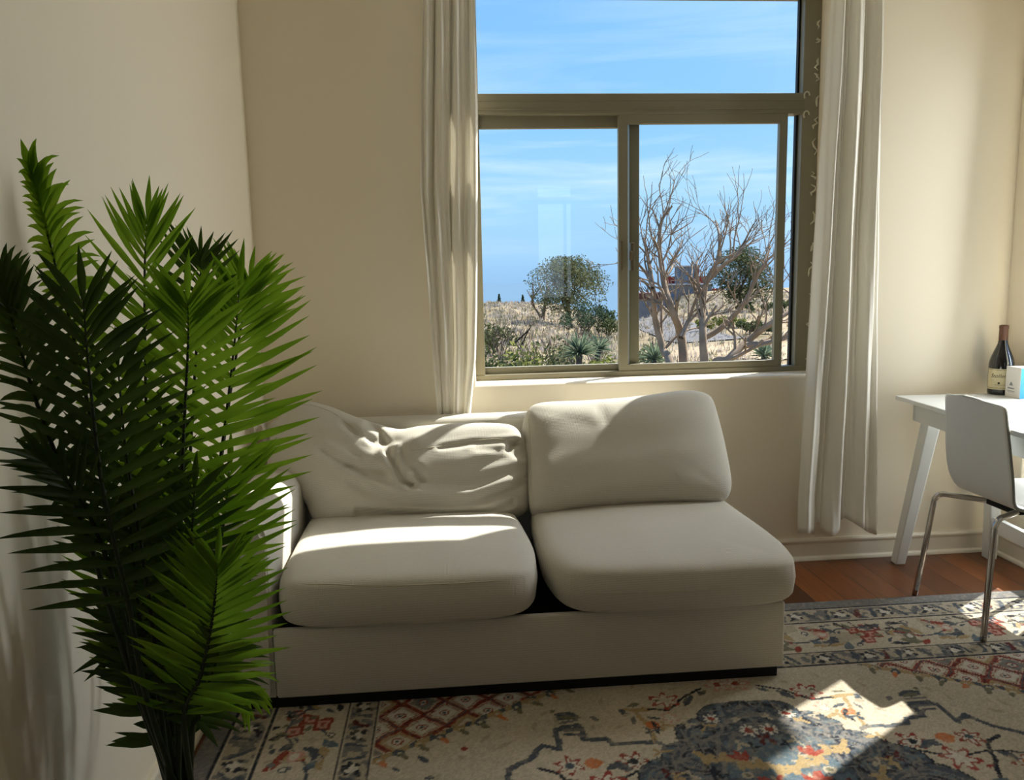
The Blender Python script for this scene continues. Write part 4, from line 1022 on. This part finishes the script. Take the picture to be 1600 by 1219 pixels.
def card_blades(bm, x, y, z, h, n, spread, rnd, w=.02, mi=0):
    for _ in range(n):
        a = rnd.uniform(0, 2 * PI); r = rnd.uniform(0, spread); bx, by = x + r * math.cos(a), y + r * math.sin(a)
        hh = h * rnd.uniform(.5, 1.1); lx, ly = rnd.uniform(-.4, .4) * hh, rnd.uniform(-.4, .4) * hh; th = rnd.uniform(0, PI); cx_, cy_ = w * math.cos(th), w * math.sin(th)
        f = bm.faces.new((bm.verts.new((bx - cx_, by - cy_, z)), bm.verts.new((bx + cx_, by + cy_, z)), bm.verts.new((bx + lx, by + ly, z + hh)))); f.material_index = mi
rnd = random.Random(21)
bm = bmesh.new()
for _ in range(5200):
    az = math.radians(rnd.uniform(-1, 27)); d = 14 + 78 * rnd.random() ** 1.1
    if az > math.radians(13.5) and 22 < d < 31: continue
    if az > math.radians(13) and 34 < d < 58 and rnd.random() < .6: continue
    x, y = d * math.sin(az), d * math.cos(az)
    card_blades(bm, x, y, ground_z(x, y) - .03, .30 + .10 * rnd.random(), 6, .35, rnd, w=.012 + d * .0007, mi=rnd.choice((0, 0, 0, 1, 1, 2, 2, 2, 3)))
GRS = [leafmat('straw_grass', srgb(164, 152, 136), srgb(182, 170, 154), .4), leafmat('olive_grass', srgb(96, 98, 72), srgb(120, 118, 92), .4), leafmat('grey_grass', srgb(150, 142, 136), srgb(168, 160, 154), .4), leafmat('tan_grass', srgb(134, 116, 94), srgb(156, 138, 114), .4)]
tag(obj('dry_grass', bm, GRS, kind='stuff'), 'dry straw-coloured grass growing over the hillside', 'grass')

BARK = mat('grey_bark', srgb(110, 96, 84), .9, .1, var=.35, vscale=6, bump=.5, bscale=12)
BARKP = mat('pale_bark', srgb(153, 134, 115), .9, .1, var=.4, vscale=5, bump=.5, bscale=12)
TWIG = mat('dead_twig', srgb(86, 76, 72), .9, .1, var=.3, vscale=9)
OLIVE = leafmat('olive_leaf', srgb(72, 79, 47), srgb(110, 110, 73), .25)
DGREEN = leafmat('shrub_leaf', srgb(51, 63, 36), srgb(90, 96, 57), .25)
YGREEN = leafmat('yellow_green_leaf', srgb(98, 106, 44), srgb(140, 141, 72), .25)
PINE = leafmat('dark_conifer_leaf', srgb(40, 57, 45), srgb(67, 84, 57), .2)
SILV = leafmat('blue_green_blade', srgb(84, 102, 84), srgb(136, 148, 120), .3)

def leafcloud(bm, c, r, n, size, rnd, sq=.8, shell=.45):
    for _ in range(n):
        v = Vector((rnd.gauss(0, 1), rnd.gauss(0, 1), rnd.gauss(0, 1))).normalized() * (shell + (1 - shell) * rnd.random() ** .5)
        p = Vector(c) + Vector((v.x * r, v.y * r, v.z * r * sq))
        a = Vector((rnd.gauss(0, 1), rnd.gauss(0, 1), rnd.gauss(0, 1))).normalized(); b = a.orthogonal().normalized(); s = size * rnd.uniform(.6, 1.3)
        bm.faces.new([bm.verts.new(p - a * s), bm.verts.new(p + b * s * .45), bm.verts.new(p + a * s), bm.verts.new(p - b * s * .45)])

def branch(bm, p, d, L, r, depth, rnd, spread=.6, up=.12, tips=None, seg=4, minr=.004, kids=(2, 3)):
    pts = [Vector(p)]; dd = Vector(d).normalized(); n = 4
    for i in range(n):
        dd = (dd + Vector((rnd.uniform(-1, 1), rnd.uniform(-1, 1), rnd.uniform(-1, 1))) * .20 + Vector((0, 0, up * .4))).normalized(); pts.append(pts[-1] + dd * L / n)
    tube(bm, pts, [max(minr, r * (1 - .4 * i / n)) for i in range(n + 1)], seg, cap=False)
    if depth == 0:
        if tips is not None: tips.append(pts[-1])
        return
    for k in range(rnd.randint(*kids)):
        i = rnd.choice((2, 3, 4, 4)); nd = (dd + Vector((rnd.gauss(0, 1), rnd.gauss(0, 1), rnd.gauss(0, .7))).normalized() * spread * rnd.uniform(.7, 1.5) + Vector((0, 0, up))).normalized()
        branch(bm, pts[i], nd, L * rnd.uniform(.6, .85), r * .6, depth - 1, rnd, spread, up, tips, max(3, seg - 1), minr, kids)

def leafy_tree(name, label, base, h, wid, leaf, size, seed, ncl, nl, bark=BARK, lean=0, cat='tree', group=None, low=.35):
    rnd = random.Random(seed); b = Vector(base)
    t = thing(name, label, cat, b, group)
    bm = bmesh.new(); tips = []
    for k in range(3):
        branch(bm, b - Vector((0, 0, .15)), Vector((rnd.uniform(-.4, .4) + lean, rnd.uniform(-.3, .3), 1)), h * .42, h * .028, 2, rnd, .55, .15, tips)
    obj('trunk', bm, bark, t, smooth=True)
    bm = bmesh.new()
    for k in range(ncl):
        a = rnd.uniform(0, 2 * PI); rr = math.sqrt(rnd.random()); zz = h * (low + (1 - low) * rnd.random() ** .8)
        env = math.sin(PI * min(1, max(.08, (zz / h - low * .6) / (1 - low * .6)))) ** .6
        c = b + Vector((math.cos(a) * rr * wid * .42 * env, math.sin(a) * rr * wid * .42 * env, min(zz, h * .93)))
        leafcloud(bm, c, wid * .15, nl, size, rnd)
    obj('crown', bm, leaf, t)
    return t
def on_ground(u, v, d):
    p = atd(u, v, d); return Vector((p.x, p.y, ground_z(p.x, p.y)))
leafy_tree('tree', 'slender half-bare tree left of the big leafy tree on the ridge', on_ground(848, 487, 58), 3.9, 2.7, OLIVE, .055, 31, 22, 45, bark=BARKP)
leafy_tree('tree', 'broad olive-green leafy tree seen through the left pane', on_ground(890, 496, 56), 4.6, 6.2, OLIVE, .095, 32, 90, 110, lean=.15, low=.2)
leafy_tree('tree', 'dense dark green tree beside the red house seen through the sliding sash', on_ground(1158, 500, 62), 4.6, 5.2, DGREEN, .11, 33, 70, 110, low=.2)
# low shrubs, each its own
def shrub(label, base, h, w, leaf, size, n, seed, group=None, name='shrub'):
    rnd = random.Random(seed); b = Vector(base); t = thing(name, label, 'shrub', b, group)
    bm = bmesh.new()
    for k in range(5): branch(bm, b - Vector((0, 0, .05)), Vector((rnd.uniform(-.7, .7), rnd.uniform(-.7, .7), 1)), h * .5, .03, 1, rnd, .6, .1)
    obj('stem', bm, BARK, t)
    bm = bmesh.new()
    for k in range(n):
        a = rnd.uniform(0, 2 * PI); rr = math.sqrt(rnd.random()) * .5
        leafcloud(bm, b + Vector((math.cos(a) * w * rr, math.sin(a) * w * rr, h * (.2 + .68 * rnd.random() ** .6 * math.sqrt(max(0, 1 - 3.2 * rr * rr))))), min(h * .22, w * .3), 70, size, rnd)
    obj('foliage', bm, leaf, t)
    return t
G1 = 'green shrubs on the near hillside'
for i, (u, vt, d, wp, lf, lb) in enumerate([
    (768, 538, 16, 62, DGREEN, 'dark green shrub at the bottom left corner of the window'),
    (812, 546, 17, 50, YGREEN, 'yellow-green shrub right of the dark corner shrub'),
    (868, 548, 18, 64, OLIVE, 'brownish olive shrub in the bottom middle of the left pane'),
    (945, 553, 15, 46, YGREEN, 'bright yellow-green shrub at the foot of the left pane beside the stile'),
    (766, 507, 34, 60, DGREEN, 'grey-green shrub halfway up the slope at the left edge of the window'),
    (915, 474, 50, 62, PINE, 'dark bush in the shade under the big leafy tree'),
    (950, 490, 50, 60, DGREEN, 'low dark bush right of the big leafy tree'),
    (1128, 496, 46, 60, YGREEN, 'yellow-green bush below the dark tree beside the house'),
    (1172, 503, 42, 54, DGREEN, 'grey-green bush by the road bend seen through the right sash'),
    (1105, 556, 14, 56, YGREEN, 'bright green bush at the foot of the bare tree'),
    (1202, 470, 60, 70, DGREEN, 'large grey-green bush at the right edge of the sliding sash'),
    (1012, 552, 18, 44, OLIVE, 'olive bush at the lower left corner of the sliding sash')]):
    g = on_ground(u, vt, d); h = max(.5, atd(u, vt - (24 if d < 25 else 4), d).z - g.z); w = wp * d / 1209 * (1.7 if d < 25 else 1.25)
    shrub(lb, g, h, w, lf, .040 + d * .0012, 34 if d < 25 else 20, 50 + i)
# dead grey twig bushes
def twigbush(label, base, h, seed, n=9):
    rnd = random.Random(seed); bm = bmesh.new(); b = Vector(base)
    for k in range(n): branch(bm, b - Vector((0, 0, .05)), Vector((rnd.uniform(-.7, .7), rnd.uniform(-.5, .5), 1)), h * .45, .018, 2, rnd, .5, .1, minr=.007)
    o = obj('dead_bush', bm, TWIG); tag(o, label, 'bush'); return o
for i, (u, vt, d, lb) in enumerate([
    (780, 494, 32, 'grey leafless bush near the left edge of the window'), (815, 496, 36, 'small grey leafless bush below the two ridge conifers'),
    (872, 505, 26, 'tall grey leafless bush in the middle of the left pane'), (897, 500, 30, 'grey leafless bush just below the big leafy tree'),
    (928, 508, 32, 'grey leafless bush between the spiky plant and the leafy tree'), (842, 524, 22, 'low grey leafless bush above the brownish shrub'),
    (1022, 512, 34, 'grey leafless bush on the bank left of the bare tree')]):
    g = on_ground(u, vt, d); twigbush(lb, g, max(.8, (atd(u, vt, d).z - g.z)), 80 + i)
bm = bmesh.new(); p0 = on_ground(800, 545, 25); p0.z = atd(800, 538, 25).z
tube(bm, catmull([p0, p0 + Vector((.3, .1, .2)), p0 + Vector((.58, .0, .48)), p0 + Vector((.64, 0, .62))], 12), [.035 - .0018 * i for i in range(13)], 6)
tube(bm, catmull([p0 + Vector((.3, .1, -.1)), p0 + Vector((.45, .05, .22)), p0 + Vector((.60, 0, .52))], 10), [.03 - .0018 * i for i in range(11)], 6)
tag(obj('fallen_branch', bm, mat('dark_dead_wood', srgb(62, 55, 50), .9, .1, var=.3, vscale=10), smooth=True), 'dark forked dead branch lying slanted in the dry grass', 'branch')
# spiky plants
def spiky(label, base, r, seed, m=SILV, n=70, stem=.3):
    rnd = random.Random(seed); b = Vector(base); t = thing('spiky_plant', label, 'plant', b)
    bm = bmesh.new(); tube(bm, [b - Vector((0, 0, .1)), b + Vector((0, 0, stem))], [.09, .06], 8); obj('stem', bm, BARK, t, smooth=True)
    bm = bmesh.new()
    for k in range(n):
        a = rnd.uniform(0, 2 * PI); e = rnd.uniform(-.2, 1.3); d = Vector((math.cos(a) * math.cos(e), math.sin(a) * math.cos(e), math.sin(e)))
        leaflet(bm, b + Vector((0, 0, stem)), d, d.orthogonal().normalized(), r * rnd.uniform(.6, 1.15), .013, .35, rnd)
    obj('blades', bm, m, t); return t
for u, v, d, r, sd0, n, lb in [(905, 552, 15, .48, 91, 120, 'spiky blue-green palm at the lower right of the left pane'), (936, 545, 17, .42, 92, 60, 'spiky pale plant beside the stile behind the bright shrub'),
                           (1022, 562, 15, .40, 93, 70, 'grey spiky plant at the lower left of the right sash'), (1194, 556, 17, .42, 94, 60, 'spiky green plant at the right edge of the sash near the pale drive')]:
    g = on_ground(u, v, d); spiky(lb, g, r, sd0, n=int(n * 1.5), stem=atd(u, v, d).z - g.z)
# tiny conifers along the skyline
for i, (u, v, d, h, lb) in enumerate([(780, 474, 90, 1.0, 'tiny pointed conifer on the skyline, left one of two'), (817, 476, 88, .95, 'tiny pointed conifer on the skyline nearer the leafy trees'),
                                      (937, 486, 74, 1.3, 'round dark conifer on the skyline right of the big leafy tree'), (949, 487, 75, 1.2, 'upright dark conifer near the window stile'), (958, 488, 76, 1.3, 'dark conifer half hidden by the window stile'), (1008, 476, 105, 2.0, 'dark conifer before the low left wing of the house')]):
    rnd2 = random.Random(i); b = on_ground(u, v, d); t = thing('conifer', lb, 'tree', b)
    bm = bmesh.new(); tube(bm, [b - Vector((0, 0, .1)), b + Vector((0, 0, h * .9))], [.06, .02], 6); obj('trunk', bm, BARK, t)
    bm = bmesh.new()
    for k in range(12):
        zz = h * (.08 + .9 * k / 11); leafcloud(bm, b + Vector((0, 0, zz)), (.40 if i < 2 else .55) * h * (1.08 - k / 11) * .6 + .05, 40, .08, rnd2, sq=.35, shell=.1)
    obj('crown', bm, PINE, t)
# bare tree close to the window
bt = thing('bare_tree', 'leafless many-stemmed tree close outside the right half of the window', 'tree', on_ground(1085, 600, 12))
def limb(pts, r0, r1, seed, depth=3, nt=14, d=12, Ls=.55):
    rnd = random.Random(seed); P3 = []
    for k, (u, v) in enumerate(pts): P3.append(atd(u, v, d + rnd.uniform(-.25, .25) + k * .06))
    g = P3[0]; P3 = [Vector((g.x * 1.0, g.y, ground_z(g.x, g.y) - .1))] + P3 if pts[0][1] > 555 else P3
    C = catmull(P3, 40); bm = bmesh.new(); tube(bm, C, [r0 + (r1 - r0) * i / 40 for i in range(41)], 7, cap=False)
    for k in range(nt):
        i = int(40 * (.3 + .7 * (k + rnd.random()) / nt)); i = min(i, 40); T = (C[min(i + 1, 40)] - C[max(i - 1, 0)]).normalized()
        dd = (T + Vector((rnd.uniform(-1, 1), rnd.uniform(-.8, .8), rnd.uniform(-.2, .8)))).normalized()
        branch(bm, C[i], dd, Ls * rnd.uniform(.6, 1.1), max(.006, (r0 + (r1 - r0) * i / 40) * .5), depth - 1, rnd, .65, .10, minr=.0035)
    obj('limb', bm, BARKP, bt, smooth=True)
limb([(1048, 590), (1036, 545), (1024, 500), (1020, 450), (1012, 400), (1006, 372)], .075, .02, 1, nt=12)
limb([(1068, 590), (1064, 525), (1052, 490), (1040, 455), (1034, 420), (1030, 380), (1034, 345), (1050, 322)], .085, .015, 2, nt=15)
limb([(1064, 528), (1076, 500), (1086, 470)], .045, .015, 3, nt=5)
limb([(1100, 590), (1098, 530), (1098, 480), (1104, 440), (1122, 405), (1124, 370), (1118, 345)], .075, .012, 4, nt=14)
limb([(1104, 440), (1130, 415), (1150, 400), (1160, 385), (1170, 374)], .04, .012, 5, nt=9)
limb([(1098, 530), (1130, 510), (1165, 470), (1180, 435), (1195, 410), (1204, 385)], .05, .012, 6, nt=12)
limb([(1112, 590), (1140, 560), (1172, 530), (1205, 505), (1245, 480)], .085, .03, 7, nt=10)
limb([(1020, 450), (1008, 425), (985, 405), (962, 412)], .03, .006, 8, nt=8, Ls=.35)
limb([(1098, 495), (1092, 450), (1088, 415), (1098, 395)], .03, .008, 9, nt=7)
limb([(1165, 540), (1200, 535), (1240, 520), (1262, 470), (1270, 420)], .05, .01, 10, nt=10)

# red house on the next rise
HD = 118
hb = atd(1075, 462, HD)
house = thing('house', 'modern red and grey house with a square tower on the far rise', 'house', (hb.x, hb.y, ground_z(hb.x, hb.y)))
pxm = HD / 1209 / math.cos(math.radians(6))
REDP = mat('red_stucco', srgb(153, 62, 57), .8, .2, var=.15, vscale=.5, bump=.1, bscale=5)
GREYP = mat('grey_stucco', srgb(134, 134, 139), .8, .2, var=.12, vscale=.5, bump=.1, bscale=5)
WIN = mat('house_window_glass', srgb(100, 120, 139), .25, .5, bump=.01)
ROOFM = mat('brown_roof', srgb(105, 67, 60), .8, .2, var=.2, vscale=1, bump=.2, bscale=6)
def hbox(bm, u0, u1, v0, v1, dep0, dep1):
    pl = atd(u0, v1, HD); pr_ = atd(u1, v1, HD); tp = atd((u0 + u1) / 2, v0, HD).z; bt_ = atd((u0 + u1) / 2, v1, HD).z
    ex = Vector((pr_.x - pl.x, pr_.y - pl.y, 0)); ey = Vector((pl.x, pl.y, 0)).normalized()
    b = [pl + ey * dep0, pl + ex + ey * dep0, pl + ex + ey * dep1, pl + ey * dep1]
    hull8(bm, [Vector((q.x, q.y, bt_)) for q in b], [Vector((q.x, q.y, tp)) for q in b])
def hpart(nm, m, par, *bx):
    bm = bmesh.new()
    for b in bx: hbox(bm, *b)
    return obj(nm, bm, m, par)
tw = hpart('tower', GREYP, house, (1054, 1089, 417, 445, 0, 5)); hpart('corner_panel', REDP, tw, (1088, 1092, 416, 445, -.1, 5.1))
hpart('tower_roof', mat('pale_fascia', srgb(180, 180, 180), .7, .2, bump=.05), tw, (1052, 1093, 415, 417, -.3, 5.3))
for (a, b) in ((1056, 1062), (1064, 1075), (1078, 1086)): hpart('window', WIN, house, (a, b, 419, 437, -.12, .2))
hpart('wing', REDP, house, (1040, 1062, 432, 446, .6, 6)); hpart('wing', REDP, house, (1090, 1104, 432, 445, .6, 6))
bd = hpart('body', GREYP, house, (1038, 1112, 444, 496, .3, 8)); hpart('ledge', mat('white_ledge', srgb(223, 220, 216), .7, .2, bump=.05), house, (1038, 1112, 443, 445, -.3, .6))
hpart('low_wing', GREYP, house, (996, 1040, 466, 498, .0, 7)); hpart('low_roof', ROOFM, house, (992, 1042, 458, 467, -.4, 7.4)); hpart('right_wing', REDP, house, (1110, 1130, 452, 492, 1, 7))
for (a, b) in ((1044, 1054), (1060, 1068), (1078, 1088), (1096, 1104)): hpart('window', WIN, house, (a, b, 452, 464, .18, .5))
for (a, b) in ((1004, 1012), (1022, 1032)): hpart('window', WIN, house, (a, b, 470, 478, -.12, .2))

# unseen overhang added above the window to keep the high sun off the room
bm = bmesh.new(); box(bm, XL - .6, XR + .9, YO, YO + .32, 3.16, 3.30, .01); obj('sun_block_eave', bm, TRIMW, kind='structure')

# ------------------------------------------------------------------ light
sd_ = Vector((.84, .54, 1.092)).normalized()
sl = bpy.data.lights.new('sun', 'SUN'); sl.energy = 13; sl.color = (1, .965, .90); sl.angle = math.radians(.53)
so = bpy.data.objects.new('sun', sl); COL.objects.link(so); so.rotation_euler = (-sd_).to_track_quat('-Z', 'Y').to_euler()
def area(name, loc, direction, sx, sy, power, col):
    l = bpy.data.lights.new(name, 'AREA'); l.shape = 'RECTANGLE'; l.size = sx; l.size_y = sy; l.energy = power; l.color = col
    o = bpy.data.objects.new(name, l); COL.objects.link(o); o.location = loc; o.rotation_euler = Vector(direction).to_track_quat('-Z', 'Y').to_euler(); return o
area('rear_daylight', (1.4, YF - .13, 1.7), (0, 1, 0), .7, 1.3, 3, (1, .97, .92))
area('sidelight_daylight', (XR + .16, 2.9, 1.25), (-1, -1.2, .05), .34, 1.7, 44, (.93, .97, 1))

W = bpy.data.worlds.new('sky'); S.world = W; W.use_nodes = True
nt = W.node_tree; nt.nodes.clear()
N = lambda t, **k: nt.nodes.new(t)
L = nt.links.new
tc = N('ShaderNodeTexCoord'); sx = N('ShaderNodeSeparateXYZ'); L(tc.outputs['Generated'], sx.inputs[0])
rp = N('ShaderNodeValToRGB'); e = rp.color_ramp.elements
stops = [(.0, srgb(120, 160, 200)), (.495, srgb(150, 194, 236)), (.4985, srgb(152, 196, 240)), (.515, srgb(162, 208, 248)), (.55, srgb(166, 216, 252)), (.59, srgb(146, 204, 252)), (.64, srgb(132, 194, 252)), (.69, srgb(124, 184, 248)), (.8, srgb(96, 160, 236)), (1, srgb(70, 130, 215))]
e[0].position, e[0].color = stops[0]; e[1].position, e[1].color = stops[-1]
for p, c in stops[1:-1]: q = e.new(p); q.color = c
ma = N('ShaderNodeMath'); ma.operation = 'MULTIPLY_ADD'; ma.inputs[1].default_value = .5; ma.inputs[2].default_value = .5
L(sx.outputs['Z'], ma.inputs[0]); L(ma.outputs[0], rp.inputs[0])
mp = N('ShaderNodeMapping'); mp.inputs['Scale'].default_value = (2.2, 2.2, 24); mp.inputs['Rotation'].default_value = (0, .035, 0); L(tc.outputs['Generated'], mp.inputs[0])
nz = N('ShaderNodeTexNoise'); nz.inputs['Scale'].default_value = 1.6; nz.inputs['Detail'].default_value = 7; nz.inputs['Roughness'].default_value = .55; nz.inputs['Distortion'].default_value = .4; L(mp.outputs[0], nz.inputs[0])
cr = N('ShaderNodeValToRGB'); cr.color_ramp.elements[0].position = .44; cr.color_ramp.elements[1].position = .72; L(nz.outputs['Fac'], cr.inputs[0])
cz = N('ShaderNodeValToRGB'); ce = cz.color_ramp.elements; ce[0].position = .50; ce[0].color = (0, 0, 0, 1); ce[1].position = .80; ce[1].color = (.1, .1, .1, 1)
for p, v in ((.525, .25), (.545, .8), (.575, .75), (.60, .35), (.66, .22)): q = ce.new(p); q.color = (v, v, v, 1)
L(ma.outputs[0], cz.inputs[0])
mu = N('ShaderNodeMath'); mu.operation = 'MULTIPLY'; L(cr.outputs[0], mu.inputs[0]); L(cz.outputs[0], mu.inputs[1])
mx = N('ShaderNodeMixRGB'); L(mu.outputs[0], mx.inputs[0]); L(rp.outputs[0], mx.inputs[1]); mx.inputs[2].default_value = srgb(214, 240, 255)
bg = N('ShaderNodeBackground'); bg.inputs[1].default_value = 1.22
dt = N('ShaderNodeVectorMath'); dt.operation = 'DOT_PRODUCT'; dt.inputs[1].default_value = sd_; L(tc.outputs['Generated'], dt.inputs[0])
m0 = N('ShaderNodeMath'); m0.operation = 'MAXIMUM'; m0.inputs[1].default_value = 0; L(dt.outputs['Value'], m0.inputs[0])
m1 = N('ShaderNodeMath'); m1.operation = 'POWER'; m1.inputs[1].default_value = 14; L(m0.outputs[0], m1.inputs[0])
gl = N('ShaderNodeMixRGB'); gl.blend_type = 'ADD'; L(m1.outputs[0], gl.inputs[0]); L(mx.outputs[0], gl.inputs[1]); gl.inputs[2].default_value = (5, 4.8, 4.4, 1)
L(gl.outputs[0], bg.inputs[0])
ow = N('ShaderNodeOutputWorld'); L(bg.outputs[0], ow.inputs[0])
S.view_settings.view_transform = 'Standard'; S.view_settings.look = 'None'; S.view_settings.gamma = 1; S.view_settings.exposure = -.05; S.view_settings.use_curve_mapping = False
S.cycles.max_bounces = 10; S.cycles.diffuse_bounces = 6; S.cycles.transparent_max_bounces = 24
S.cycles.sample_clamp_indirect = 6; S.cycles.caustics_reflective = False; S.cycles.caustics_refractive = False
S.cycles.use_denoising = True
